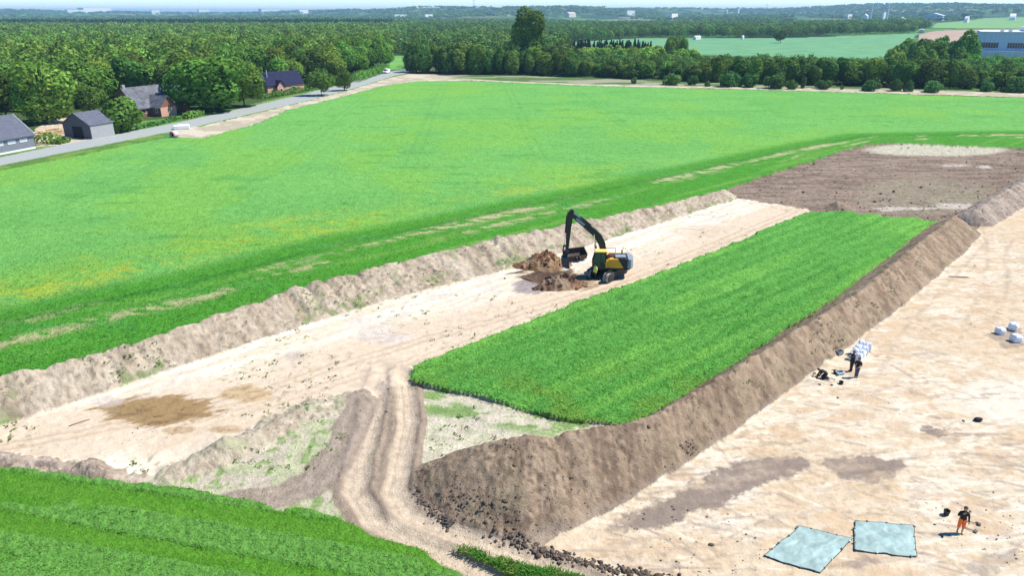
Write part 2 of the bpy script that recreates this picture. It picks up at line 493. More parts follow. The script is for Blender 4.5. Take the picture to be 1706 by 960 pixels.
        if sel.any():
            dd = polydist(x[sel], y[sel], W(P), True)[0]
            ins = inpoly(u[sel], v[sel], P)
            dpoly[sel] = np.where(ins, dd, -dd)
        ww = sstep(-0.05, 0.30, dpoly + 1.5 * (fbm(x * 1.6, y * 1.6, 76, 5, .68) - .5))
        mix(m * ww * kk * np.clip(0.95 + 1.2 * (st - .5) + .7 * (fbm(x * 2.4, y * 2.4, 133, 3) - .5), 0, 1), (0.245, 0.192, 0.152))
        mix(m * ww * kk * sstep(.5, .62, st) * 0.4, (0.205, 0.162, 0.13))
    # trench floor
    m = zone == 8
    setc(m, (0.645, 0.585, 0.468))
    mix(m * sstep(0.46, 0.60, st2) * 0.75, (0.55, 0.458, 0.33))
    mix(m * sstep(0.58, 0.70, fbm(x * .4, y * .4, 77, 3)) * 0.5, (0.50, 0.44, 0.39))
    near_isl = sstep(5.5, 1.5, np.minimum(tl['I'] - 0.6, tl['J']))
    mix(m * near_isl * 0.8, (0.53, 0.415, 0.295))
    rt_ = np.minimum(tl['L'], tl['R'])
    mix(m * (v > 596) * np.exp(-(rt_ / 1.5) ** 4) * sstep(.2, .5, vn(x * .8, y * .8, 128)) * .8, (0.42, 0.33, 0.245))
    mix(m * (v > 596) * np.exp(-(rt_ / .7) ** 4) * .8, (0.55, 0.44, 0.325))
    mix(m * np.exp(-((tl['I'] - .45) / .18) ** 2) * 0.5, (0.36, 0.26, 0.18))
    mix(m * np.exp(-((tl['J'] - .45) / .18) ** 2) * 0.4, (0.40, 0.29, 0.20))
    for (pu, pv, ru, rv, rgb, kk) in ((258, 684, 100, 26, (0.27, 0.18, 0.085), 1.25), (410, 657, 42, 14, (0.40, 0.27, 0.13), .75), (375, 716, 40, 8, (0.38, 0.26, 0.13), .7),
                                      (300, 718, 34, 8, (0.33, 0.225, 0.115), .8), (492, 594, 22, 9, (0.40, 0.33, 0.29), .7), (640, 560, 50, 14, (0.52, 0.46, 0.42), .6),
                                      (880, 476, 30, 14, (0.30, 0.25, 0.235), 1.1), (912, 460, 62, 13, (0.11, 0.072, 0.05), 1.2), (180, 670, 30, 9, (0.50, 0.43, 0.40), .6),  # the darkest patch is dug soil with the pit's shadow painted in
                                      (960, 470, 45, 14, (0.30, 0.19, 0.11), .9), (1160, 385, 50, 10, (0.52, 0.39, 0.28), .6)):
        e = ((u - pu) / ru) ** 2 + ((v - pv) / rv) ** 2
        fz_ = fbm(x * 1.3 + y * .3, y * 3.0 - x * .6, 123, 5, .68)
        mix(m * sstep(1.15, 0.45, e + 2.6 * (st2 - .5) + 1.7 * (fz_ - .5)) * kk * .9, rgb)
        mix(m * sstep(1.0, 0.45, e + 1.2 * (st2 - .5)) * sstep(.52, .66, fz_) * .7 * min(kk, 1), tuple(.55 * q for q in rgb))
    mix(m * sstep(0.80, 0.87, spk) * sstep(.5, .6, fbm(x * .2, y * .2, 78, 2)) * 0.7, (0.30, 0.26, 0.15))
    # stripped roadside and path at the far field edge
    m = zone == 13
    setc(m, (0.38, 0.325, 0.235))
    mix(m * sstep(.45, .6, fbm(x * .25, y * .25, 79, 3)), (0.50, 0.44, 0.335))
    vlow = np.interp(u, [700, 780, 1000, 1300, 1706, 3200], [136, 134, 143, 150, 162, 206])
    thick = np.interp(u, [740, 1000, 1250, 1706], [2.6, 2.6, 5.0, 8.0])
    gl = m * sstep(720, 790, u) * sstep(-.8, .8, (vlow - v) - thick + 2.0 * (vn(x * .05, y * .05, 80) - .5))
    mix(gl, (0.085, 0.15, 0.045))
    mix(gl * sstep(.52, .60, vn(x * .07, y * .25, 84)) * .7, (0.36, 0.33, 0.24))
    # brown worked soil
    m = zone == 10
    setc(m, (0.215, 0.158, 0.116))
    bst = fbm(x * 0.25, y * 1.1, 81, 4, .6)
    mix(m * sstep(.45, .62, bst) * .8, (0.275, 0.212, 0.16))
    mix(m * (1 - sstep(.36, .45, bst)) * .8, (0.16, 0.12, 0.098))
    e = ((u - 1540) / 130) ** 2 + ((v - 328) / 34) ** 2
    mix(m * sstep(1.1, .4, e + 1.2 * (bst - .5)) * .5, (0.27, 0.235, 0.165))
    mix(m * sstep(1.1, .4, e + 1.2 * (bst - .5)) * sstep(.5, .6, vn(x * .5, y * .9, 82)) * .25, (0.25, 0.265, 0.15))
    e = ((u - 1560) / 120) ** 2 + ((v - 250) / 11) ** 2
    mix(m * sstep(1.2, .7, e + .5 * (bst - .5)), (0.44, 0.41, 0.30))
    for (pu, pv, ru, rv) in ((1590, 276, 26, 3), (1640, 279, 14, 3), (1600, 345, 45, 5), (1500, 349, 40, 3)):
        e = ((u - pu) / ru) ** 2 + ((v - pv) / rv) ** 2
        mix(m * sstep(1.2, .4, e + 3.2 * (bst - .5)) * .8, (0.50, 0.44, 0.37))
    # banks
    for zi, mi, base, hi, lo in ((20, 0, (0.405, 0.328, 0.240), (0.49, 0.412, 0.312), (0.28, 0.220, 0.158)), (21, 1, (0.275, 0.200, 0.136), (0.365, 0.272, 0.185), (0.195, 0.138, 0.096)),
                                 (22, 2, (0.33, 0.265, 0.21), (0.42, 0.345, 0.28), (0.23, 0.18, 0.14)), (23, 3, (0.43, 0.355, 0.255), (0.50, 0.43, 0.32), (0.32, 0.255, 0.185)),
                                 (24, 4, (0.38, 0.295, 0.215), (0.47, 0.39, 0.31), (0.24, 0.185, 0.155))):
        m = zone == zi
        if not m.any():
            continue
        setc(m, base)
        rl = fbm(bt[mi] * 0.9 + 0.9 * bs[mi], bs[mi] * 1.1, 90 + mi, 4, .6)
        mix(m * sstep(.48, .66, rl) * .8, hi)
        mix(m * (1 - sstep(.32, .45, rl)) * .8, lo)
        mix(m * sstep(.66, .76, vn(x * 2.4, y * 2.4, 97)) * .4, lo)
        mix(m * sstep(.64, .78, vn(x * 4.6, y * 4.6, 134)) * sstep(.35, .6, vn(x * .6, y * .6, 135)) * .65, tuple(.62 * q for q in lo))
        mix(m * sstep(.70, .82, vn(x * 3.7, y * 3.7, 136)) * .5, hi)
        if zi == 20:
            gw = sstep(.5, .8, bs[mi]) * sstep(.47, .60, fbm(x * .35, y * .35, 98, 3)) + .5 * sstep(.62, .7, fbm(x * .6, y * .6, 99, 3))
            mix(m * gw * sstep(.35, .6, vn(x * 1.9, y * 1.9, 96)) * .8, (0.19, 0.235, 0.095))
        if zi == 21:
            mix(m * sstep(.85, 1.0, bs[mi]) * .5, (0.29, 0.235, 0.18))
            mix(m * sstep(.56, .66, fbm(x * .5, y * .5, 95, 3)) * sstep(.2, .5, bs[mi]) * .35, (0.29, 0.235, 0.145))
        if zi in (23,):
            mix(m * sstep(.5, .62, fbm(x * .7, y * .7, 94, 3)) * .6, (0.36, 0.37, 0.22))
    # tracks
    m = (zone == 11) | (zone == 0) & (r < 75) | (zone == 23)
    mt = zone == 11
    setc(mt, (0.315, 0.245, 0.18))
    rl_ = np.minimum(tl['L'], tl['R'])
    mix(mt * np.exp(-(rl_ / .72) ** 4) * 0.95, (0.56, 0.45, 0.325))
    mix(mt * np.exp(-((rl_ - .82) / .10) ** 2) * .75 * sstep(.3, .6, vn(x * .6, y * .6, 127)), (0.20, 0.15, 0.11))
    mix(mt * np.exp(-((rl_ - .25) / .07) ** 2) * .4, (0.38, 0.29, 0.21))
    tw = vn(np.minimum(tl['L'], tl['R']) * 9, (x + y) * .05, 93)
    mix(mt * sstep(.6, .8, tw) * .3, (0.30, 0.225, 0.165))
    sp = np.exp(-(tl['S'] / 1.25) ** 2)
    mix(m * sstep(.3, .5, sp + .35 * (n1)) * .95, (0.285, 0.225, 0.172))
    mix(m * np.exp(-((tl['S'] - .6) / .25) ** 2) * .5, (0.38, 0.31, 0.245))
    # road
    m = zone == 1
    setc(m, (0.31, 0.33, 0.315))
    mix(m * sstep(.5, .62, vn(x * .3, y * .08, 92)) * .25, (0.33, 0.34, 0.32))
    # crops
    m = zone == 2
    dl = np.full(x.shape, 99.); sd = np.zeros(x.shape)
    if m.any():
        q = polydist(x[m], y[m], EDGE_LINE)
        dl[m] = q[0]; sd[m] = q[2]
    sgn = dl * sd        # + beyond the old field boundary, - on the strip beside the bank
    setc(m, (0.150, 0.372, 0.084))
    fl = fbm(x * .05, y * .11, 110, 4, .55)
    mix(m * sstep(.42, .62, fl) * .55, (0.122, 0.336, 0.078))
    mix(m * sstep(.50, .64, fbm(x * .06 + 9, y * .05, 111, 4, .55)) * .5, (0.185, 0.385, 0.055))
    bnd = (sgn > -1) & (sgn < 26)
    yel = sstep(4, 8, sgn) * sstep(22, 10, sgn)
    mix(m * yel * sstep(.40, .56, .6 * fbm(x * .10, y * .10, 112, 4, .6) + .4 * fbm(x * .35, y * 1.1, 124, 4, .65)) * sstep(120, 60, r) * 1.0, (0.215, 0.375, 0.045))
    mix(m * yel * sstep(.50, .62, .5 * fbm(x * .14, y * .14, 113, 4, .6) + .5 * fbm(x * .5, y * 1.4, 125, 4, .65)) * sstep(150, 80, r) * .85, (0.30, 0.385, 0.050))
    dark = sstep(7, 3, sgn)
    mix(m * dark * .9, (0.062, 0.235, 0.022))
    smm = fbm(along * .05, across * .6, 114, 4, .6)
    mix(m * sstep(0, -1, sgn) * sstep(.46, .6, smm) * .6, (0.085, 0.275, 0.040))
    mix(m * sstep(0, -1, sgn) * sstep(.58, .68, smm) * .5, (0.16, 0.31, 0.05))
    bare = np.exp(-((sgn + .5) / 1.3) ** 2) * sstep(.42, .58, fbm(along * .05 + 3, across * .3, 115, 3)) + .8 * np.exp(-((sgn + 4) / 1.0) ** 2) * sstep(.55, .66, fbm(along * .07, across * .4, 116, 3))
    mix(m * bare * sstep(.3, .55, vn(x * .9, y * 1.6, 117)) * 1.1, (0.40, 0.38, 0.20))
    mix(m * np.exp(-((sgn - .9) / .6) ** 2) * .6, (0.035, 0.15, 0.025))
    # a few seed-drill lines
    tram = np.abs(((x + 0.05 * y) % 24) - 12)
    mix(m * (sgn > 26) * np.exp(-((tram - 1.0) / .4) ** 2) * .2, (0.07, 0.25, 0.05))
    mix(m * sstep(.68, .78, fbm(x * .12, y * .3, 118, 3)) * .45, (0.07, 0.26, 0.05))
    m = zone == 4
    setc(m, (0.122, 0.362, 0.066))
    mix(m * sstep(.45, .7, vn(along * .05, across * .80, 53)) * .75, (0.190, 0.46, 0.080))
    mix(m * sstep(.52, .64, clump + .5) * .4, (0.088, 0.29, 0.048))
    rowl = np.sin((across + 1.1 * (fbm(x * .4, y * .4, 140, 2) - .5)) * 2 * np.pi / 1.7)
    mix(m * sstep(.1, .8, rowl) * (.05 + .5 * vn(along * .15, across * .5, 141)), (0.070, 0.270, 0.042))
    mix(m * sstep(.3, .9, -rowl) * .2, (0.200, 0.460, 0.095))
    e = sstep(.5, .62, fbm(x * .3, y * .3, 119, 3)) * sstep(52, 44, y)
    mix(m * e * .6, (0.17, 0.31, 0.05))
    m = zone == 5
    setc(m, (0.094, 0.270, 0.024))
    mix(m * sstep(.45, .62, fbm(ba * .12, bb * .9, 120, 4, .6)) * .55, (0.128, 0.318, 0.034))
    mix(m * band * .8, (0.150, 0.350, 0.070))
    m = zone == 6
    setc(m, (0.075, 0.225, 0.030))
    mix(m * sstep(.5, .65, vn(x * 1.3, y * 1.3, 121)) * .5, (0.18, 0.25, 0.06))
    for zi, rgb in ((12, (0.135, 0.30, 0.150)), (14, (0.13, 0.33, 0.07)), (15, (0.40, 0.29, 0.22)), (16, (0.19, 0.34, 0.11))):
        m = zone == zi
        setc(m, rgb)
        mix(m * sstep(.45, .6, fbm(x * .01, y * .03, 122, 3)) * .35, (0.17, 0.31, 0.12) if zi != 15 else (0.34, 0.25, 0.19))
    return z, zone, np.clip(c, 0, 1)


def gz(x, y):
    return float(terrain(np.array([x]), np.array([y]), False)[0][0])


# ------------------------------------------------------------------ object helpers
def tag(o, label=None, cat=None, group=None, kind=None):
    if label: o['label'] = label
    if cat: o['category'] = cat
    if group: o['group'] = group
    if kind: o['kind'] = kind
    return o


def empty(name, loc, rz=0.0, label=None, cat=None, group=None):
    o = bpy.data.objects.new(name, None)
    o.empty_display_size = 0.3
    COL.objects.link(o)
    o.location = loc
    o.rotation_euler = (0, 0, rz)
    return tag(o, label, cat, group)


def link(name, me, mat, parent=None):
    o = bpy.data.objects.new(name, me)
    if mat is not None:
        me.materials.clear()
        me.materials.append(mat)
    COL.objects.link(o)
    if parent is not None:
        o.parent = parent
    return o


def np_mesh(name, V, F, col=None, smooth=False):
    """V (n,3), F (m,3|4) -> mesh, with an optional point colour attribute 'col'"""
    me = bpy.data.meshes.new(name)
    V = np.asarray(V, np.float32); F = np.asarray(F, np.int32)
    k = F.shape[1]
    me.vertices.add(len(V)); me.vertices.foreach_set('co', V.ravel())
    me.loops.add(F.size); me.loops.foreach_set('vertex_index', F.ravel())
    me.polygons.add(len(F)); me.polygons.foreach_set('loop_start', np.arange(0, F.size, k, dtype=np.int32))
    if smooth:
        me.polygons.foreach_set('use_smooth', np.ones(len(F), bool))
    me.update(calc_edges=True)
    if col is not None:
        a = me.color_attributes.new('col', 'FLOAT_COLOR', 'POINT')
        c4 = np.ones((len(V), 4), np.float32); c4[:, :3] = col
        a.data.foreach_set('color', c4.ravel())
    return me


class MB:
    """collects boxes, tubes and lofts into one mesh"""
    def __init__(self):
        self.bm = bmesh.new()

    def box(self, c, s, rot=None, bevel=0.0):
        r = bmesh.ops.create_cube(self.bm, size=1.0)
        vs = r['verts']
        M = Matrix.Translation(c) @ (rot.to_4x4() if rot else Matrix.Identity(4)) @ Matrix.Diagonal((s[0], s[1], s[2], 1))
        bmesh.ops.transform(self.bm, matrix=M, verts=vs)
        if bevel > 0:
            es = list({e for v in vs for e in v.link_edges})
            bmesh.ops.bevel(self.bm, geom=es, offset=bevel, segments=2, affect='EDGES', profile=.5)
        return self

    def bar(self, a, b, w, h=None, bevel=0.0):
        a = Vector(a); b = Vector(b); d = b - a
        q = d.to_track_quat('X', 'Z').to_matrix()
        return self.box((a + b) / 2, (d.length, w, h or w), q, bevel)

    def prism(self, pts, y0, y1, axis='Y'):
        """extrude an outline (x,z) from y0 to y1"""
        f = (lambda p, y: (p[0], y, p[1])) if axis == 'Y' else (lambda p, y: (y, p[0], p[1]))
        A = [self.bm.verts.new(f(p, y0)) for p in pts]
        B = [self.bm.verts.new(f(p, y1)) for p in pts]
        n = len(pts)
        self.bm.faces.new(A); self.bm.faces.new(B[::-1])
        for i in range(n):
            self.bm.faces.new((A[i], B[i], B[(i + 1) % n], A[(i + 1) % n]))
        return self

    def poly(self, pts):
        self.bm.faces.new([self.bm.verts.new(p) for p in pts])
        return self

    def tube(self, pts, radii, n=8, caps=True):
        pts = [Vector(p) for p in pts]
        if not hasattr(radii, '__len__'):
            radii = [radii] * len(pts)
        rings = []
        for i, p in enumerate(pts):
            d = (pts[min(i + 1, len(pts) - 1)] - pts[max(i - 1, 0)]).normalized()
            q = d.to_track_quat('Z', 'Y')
            rings.append([self.bm.verts.new(p + q @ Vector((math.cos(2 * math.pi * k / n) * radii[i], math.sin(2 * math.pi * k / n) * radii[i], 0))) for k in range(n)])
        for i in range(len(rings) - 1):
            for k in range(n):
                self.bm.faces.new((rings[i][k], rings[i][(k + 1) % n], rings[i + 1][(k + 1) % n], rings[i + 1][k]))
        if caps:
            self.bm.faces.new(rings[0][::-1]); self.bm.faces.new(rings[-1])
        return self

    def ico(self, c, r, sub=1, scale=(1, 1, 1), jitter=0.0):
        rr = bmesh.ops.create_icosphere(self.bm, subdivisions=sub, radius=r)
        for v in rr['verts']:
            k = 1 + random.uniform(-jitter, jitter)
            v.co = Vector((v.co.x * scale[0] * k, v.co.y * scale[1] * k, v.co.z * scale[2] * k)) + Vector(c)
        return self

    def build(self, name, mat, parent=None, smooth=False):
        bmesh.ops.recalc_face_normals(self.bm, faces=self.bm.faces[:])
        me = bpy.data.meshes.new(name)
        self.bm.to_mesh(me); self.bm.free()
        if smooth:
            for p in me.polygons:
                p.use_smooth = True
        return link(name, me, mat, parent)


# ------------------------------------------------------------------ materials
def new_mat(name):
    m = bpy.data.materials.new(name)
    m.use_nodes = True
    nt = m.node_tree
    return m, nt, nt.nodes, nt.links, nt.nodes["Principled BSDF"]


def soil_mat(name, scales, bump_d, vary=0.35, rough=0.95):
    m, nt, N, L, b = new_mat(name)
    tc = N.new("ShaderNodeTexCoord")
    at = N.new("ShaderNodeAttribute"); at.attribute_name = 'col'
    n1 = N.new("ShaderNodeTexNoise"); n1.inputs['Scale'].default_value = scales[0]; n1.inputs['Detail'].default_value = 5; n1.inputs['Roughness'].default_value = .65
    n2 = N.new("ShaderNodeTexNoise"); n2.inputs['Scale'].default_value = scales[1]; n2.inputs['Detail'].default_value = 4; n2.inputs['Roughness'].default_value = .7
    for n in (n1, n2):
        L.new(tc.outputs['Object'], n.inputs['Vector'])
    mr = N.new("ShaderNodeMapRange"); mr.inputs['From Min'].default_value = .3; mr.inputs['From Max'].default_value = .7
    mr.inputs['To Min'].default_value = 1 - vary; mr.inputs['To Max'].default_value = 1 + vary * .8
    L.new(n1.outputs['Fac'], mr.inputs['Value'])
    mr2 = N.new("ShaderNodeMapRange"); mr2.inputs['From Min'].default_value = .3; mr2.inputs['From Max'].default_value = .7
    mr2.inputs['To Min'].default_value = 1 - vary * .6; mr2.inputs['To Max'].default_value = 1 + vary * .5
    L.new(n2.outputs['Fac'], mr2.inputs['Value'])
    mu = N.new("ShaderNodeMath"); mu.operation = 'MULTIPLY'
    L.new(mr.outputs[0], mu.inputs[0]); L.new(mr2.outputs[0], mu.inputs[1])
    vm = N.new("ShaderNodeVectorMath"); vm.operation = 'SCALE'
    L.new(at.outputs['Color'], vm.inputs[0]); L.new(mu.outputs[0], vm.inputs['Scale'])
    L.new(vm.outputs[0], b.inputs['Base Color'])
    b.inputs['Roughness'].default_value = rough
    b.inputs['Specular IOR Level'].default_value = .03
    ad = N.new("ShaderNodeMath"); ad.operation = 'ADD'
    L.new(n1.outputs['Fac'], ad.inputs[0]); L.new(n2.outputs['Fac'], ad.inputs[1])
    bp = N.new("ShaderNodeBump"); bp.inputs['Strength'].default_value = 1.0; bp.inputs['Distance'].default_value = bump_d
    L.new(ad.outputs[0], bp.inputs['Height']); L.new(bp.outputs[0], b.inputs['Normal'])
    return m


def leaf_mat(name, rgb, trans=.25, use_col=True, vary=.25, mult=None):
    """foliage: own colour x per-leaf variation, a little light coming through"""
    m, nt, N, L, b = new_mat(name)
    out = N["Material Output"]
    oi = N.new("ShaderNodeObjectInfo")
    mr = N.new("ShaderNodeMapRange"); mr.inputs['To Min'].default_value = 1 - vary; mr.inputs['To Max'].default_value = 1 + vary * 1.5
    L.new(oi.outputs['Random'], mr.inputs['Value'])
    vm = N.new("ShaderNodeVectorMath"); vm.operation = 'SCALE'
    if use_col:
        at = N.new("ShaderNodeAttribute"); at.attribute_name = 'col'
        v0 = N.new("ShaderNodeVectorMath"); v0.operation = 'MULTIPLY'
        v0.inputs[1].default_value = rgb
        L.new(at.outputs['Color'], v0.inputs[0]); L.new(v0.outputs[0], vm.inputs[0])
    else:
        vm.inputs[0].default_value = rgb
    L.new(mr.outputs[0], vm.inputs['Scale'])
    hs = N.new("ShaderNodeHueSaturation")
    mh = N.new("ShaderNodeMapRange"); mh.inputs['To Min'].default_value = .475; mh.inputs['To Max'].default_value = .525
    ml = N.new("ShaderNodeMath"); ml.operation = 'FRACT'
    mm = N.new("ShaderNodeMath"); mm.operation = 'MULTIPLY'; mm.inputs[1].default_value = 7.31
    L.new(oi.outputs['Random'], mm.inputs[0]); L.new(mm.outputs[0], ml.inputs[0]); L.new(ml.outputs[0], mh.inputs['Value'])
    if vary > 0:
        L.new(mh.outputs[0], hs.inputs['Hue'])
    L.new(vm.outputs[0], hs.inputs['Color'])
    L.new(hs.outputs[0], b.inputs['Base Color'])
    b.inputs['Roughness'].default_value = .85
    b.inputs['Specular IOR Level'].default_value = .05
    tr = N.new("ShaderNodeBsdfTranslucent")
    L.new(hs.outputs[0], tr.inputs['Color'])
    mx = N.new("ShaderNodeMixShader"); mx.inputs[0].default_value = trans
    L.new(b.outputs[0], mx.inputs[1]); L.new(tr.outputs[0], mx.inputs[2])
    L.new(mx.outputs[0], out.inputs['Surface'])
    return m


def plain(name, rgb, rough=.6, metal=0.0, vary=.18, scale=6.0, bump=.0, spec=.4, streak=None):
    m, nt, N, L, b = new_mat(name)
    tc = N.new("ShaderNodeTexCoord")
    n1 = N.new("ShaderNodeTexNoise"); n1.inputs['Scale'].default_value = scale; n1.inputs['Detail'].default_value = 4
    if streak:
        mp = N.new("ShaderNodeMapping"); mp.inputs['Scale'].default_value = streak
        L.new(tc.outputs['Object'], mp.inputs['Vector']); L.new(mp.outputs[0], n1.inputs['Vector'])
    else:
        L.new(tc.outputs['Object'], n1.inputs['Vector'])
    mr = N.new("ShaderNodeMapRange"); mr.inputs['From Min'].default_value = .3; mr.inputs['From Max'].default_value = .7
    mr.inputs['To Min'].default_value = 1 - vary; mr.inputs['To Max'].default_value = 1 + vary
    L.new(n1.outputs['Fac'], mr.inputs['Value'])
    vm = N.new("ShaderNodeVectorMath"); vm.operation = 'SCALE'; vm.inputs[0].default_value = rgb
    L.new(mr.outputs[0], vm.inputs['Scale']); L.new(vm.outputs[0], b.inputs['Base Color'])
    b.inputs['Roughness'].default_value = rough; b.inputs['Metallic'].default_value = metal
    b.inputs['Specular IOR Level'].default_value = spec
    if bump:
        bp = N.new("ShaderNodeBump"); bp.inputs['Distance'].default_value = bump
        L.new(n1.outputs['Fac'], bp.inputs['Height']); L.new(bp.outputs[0], b.inputs['Normal'])
    return m


M_soil = soil_mat("loose soil", (1.6, 9.0), .10, .22)
M_sand = soil_mat("stripped sand", (1.3, 7.0), .045, .13)
M_brown = soil_mat("worked topsoil", (.8, 4.0), .16, .22)
M_crop = soil_mat("crop canopy", (2.2, 7.0), .22, .24, .9)
M_cropfar = soil_mat("crop canopy wide", (.9, 3.2), .25, .16, .9)
M_grass = soil_mat("rough grass", (1.1, 5.0), .15, .25)
M_road = soil_mat("asphalt", (1.0, 12.0), .01, .08, .85)
M_far = soil_mat("far land", (.05, .3), .3, .18)

# ------------------------------------------------------------------ the ground: one sheet to the horizon, cut along the parcel borders
ys = np.concatenate([np.geomspace(14, 24, 14)[:-1], np.geomspace(24, 130, 640)[:-1], np.geomspace(130, 450, 300)[:-1], np.geomspace(450, 20000, 150)])
ang = np.concatenate([np.linspace(-3.5, -1.02, 26)[:-1], np.linspace(-1.02, -.86, 12)[:-1], np.linspace(-.86, .86, 1150)[:-1], np.linspace(.86, 1.02, 12)[:-1], np.linspace(1.02, 3.5, 26)])
# the lateral fan opens from behind the camera so that near columns are not too narrow
YY, AA = np.meshgrid(ys, ang, indexing='ij')
XX = np.clip(AA * (YY + 9.0), -16500, 16500)
shape = XX.shape
xf, yf = XX.ravel(), YY.ravel()
ZF = np.empty(xf.size); ZN = np.empty(xf.size, int); CF = np.empty((xf.size, 3))
for s in range(0, xf.size, 250000):
    e = slice(s, s + 250000)
    ZF[e], ZN[e], CF[e] = terrain(xf[e], yf[e])
idx = np.arange(xf.size).reshape(shape)
quads = np.stack([idx[:-1, :-1], idx[:-1, 1:], idx[1:, 1:], idx[1:, :-1]], -1).reshape(-1, 4)
zq = ZN[quads]
prio = np.array([0, 3, 9, 0, 9, 9, 8, 0, 1, 1, 1, 1.5, 5, 2, 5, 5, 5, 0, 0, 0, 4, 4, 4, 3, 3])
pz = prio[zq]
fz = np.take_along_axis(zq, pz.argmax(1)[:, None], 1)[:, 0]
GROUND_OBJ = [
    ((0,), 'ground', M_grass, 'rough grassland and open country around the fields out to the horizon', 'ground'),
    ((1,), 'road', M_road, 'grey asphalt country road passing the farmhouses', 'road'),
    ((2,), 'crop_field', M_cropfar, 'large bright green crop field between the road and the left earth bank', 'field'),
    ((4,), 'crop_field', M_crop, 'uncut green crop strip enclosed between the sand strip and the brown bank', 'field'),
    ((5,), 'crop_field', M_crop, 'dense green crop in the near corner below the dirt track', 'field'),
    ((6,), 'grass_verge', M_crop, 'narrow wedge of tall grass between two wheel tracks', 'grass'),
    ((8,), 'sand_strip', M_sand, 'pale stripped sand strip the excavator stands on', 'sand'),
    ((9,), 'sand_floor', M_sand, 'broad tan stripped sand floor with people and tarps on it', 'sand'),
    ((10,), 'worked_soil', M_brown, 'churned dark brown topsoil beyond the enclosed crop strip', 'soil'),
    ((11,), 'dirt_track', M_soil, 'curving dirt track with two pale wheel ruts', 'track'),
    ((12,), 'far_field', M_far, 'blue green field beyond the tree belt', 'field'),
    ((13,), 'gravel_path', M_sand, 'pale stripped verge and gravel path along the far field edge', 'path'),
    ((14,), 'far_field', M_far, 'small bright green field in the gap between two woods', 'field'),
    ((15,), 'far_field', M_far, 'bare pinkish brown field behind the blue factory', 'field'),
    ((16,), 'far_field', M_far, 'pale green sloping field on the far right below the wooded hill', 'field'),
    ((20,), 'earth_bank', M_soil, 'long pale beige spoil bank beside the big green field', 'earth bank'),
    ((21,), 'earth_bank', M_soil, 'tall brown spoil bank between enclosed crop and sand floor', 'earth bank'),
    ((22,), 'earth_bank', M_soil, 'far spoil bank running out beyond the gap with dark shadow', 'earth bank'),
    ((23,), 'earth_bank', M_soil, 'low lumpy soil ridge between sand strip and dirt track', 'earth bank'),
    ((24,), 'earth_bank', M_soil, 'low crumbly soil edge along the near crop corner', 'earth bank'),
]
VALL = np.stack([xf, yf, ZF], 1)
for zs, nm, mat, lab, cat in GROUND_OBJ:
    sel = np.isin(fz, zs)
    if not sel.any():
        continue
    q = quads[sel]
    uq, inv = np.unique(q, return_inverse=True)
    me = np_mesh(nm, VALL[uq], inv.reshape(-1, 4), CF[uq], smooth=True)
    tag(link(nm, me, mat), lab, cat, None, 'structure')


# ------------------------------------------------------------------ scattered leaves, weeds and clods (uncountable: stuff)
def leaf_quads(base, n_per, hgt, wid, spread, lean=.5, seed=0):
    """upright little leaf blades round each base point; returns V (k,4,3)"""
    r = np.random.default_rng(seed)
    B = np.repeat(base, n_per, 0)
    k = len(B)
    B = B + np.stack([r.normal(0, spread, k), r.normal(0, spread, k), np.zeros(k)], 1)
    a = r.uniform(0, 2 * np.pi, k)
    d = np.stack([np.cos(a), np.sin(a), np.zeros(k)], 1)
    s = np.stack([-np.sin(a), np.cos(a), np.zeros(k)], 1)
    hh = hgt * r.uniform(.6, 1.35, k)[:, None]
    w = wid * r.uniform(.6, 1.4, k)[:, None]
    ln = lean * r.uniform(.2, 1.6, k)[:, None]
    up = np.array([0, 0, 1.0])
    mid = B + up * hh * .6 + d * hh * ln * .35
    tip = B + up * hh * (1.0 - .25 * ln) + d * hh * ln
    return np.stack([B - d * 0.02, mid + s * w, tip, mid - s * w], 1)


def scatter(zone_id, n, y0, y1, amax, seed, power=2.0, reject=None):
    r = np.random.default_rng(seed)
    q = r.uniform(0, 1, n)
    # density falls off with distance
    if power == 2.0:
        y = 1 / (1 / y0 + q * (1 / y1 - 1 / y0))
    else:
        y = y0 * (y1 / y0) ** q
    x = r.uniform(-amax, amax, n) * (y + 9)
    z, zn, c = terrain(x, y)
    m = np.isin(zn, zone_id)
    if reject is not None:
        m &= reject(x, y)
    return np.stack([x[m], y[m], z[m]], 1), c[m]


def leaf_stuff(name, mat, label, base, cols, n_per, hgt, wid, spread, sink, seed, lean=.5):
    base = base.copy(); base[:, 2] -= sink
    V = leaf_quads(base, n_per, hgt, wid, spread, lean, seed)
    k = len(V)
    r = np.random.default_rng(seed + 1)
    C = np.repeat(cols, n_per, 0) * r.uniform(.72, 1.3, (k, 1))
    C[:, 0] *= r.uniform(.8, 1.35, k)
    C = np.repeat(C, 4, 0)
    me = np_mesh(name, V.reshape(-1, 3), np.arange(4 * k).reshape(-1, 4), np.clip(C, 0, 1))
    return tag(link(name, me, mat), label, 'plants', None, 'stuff')


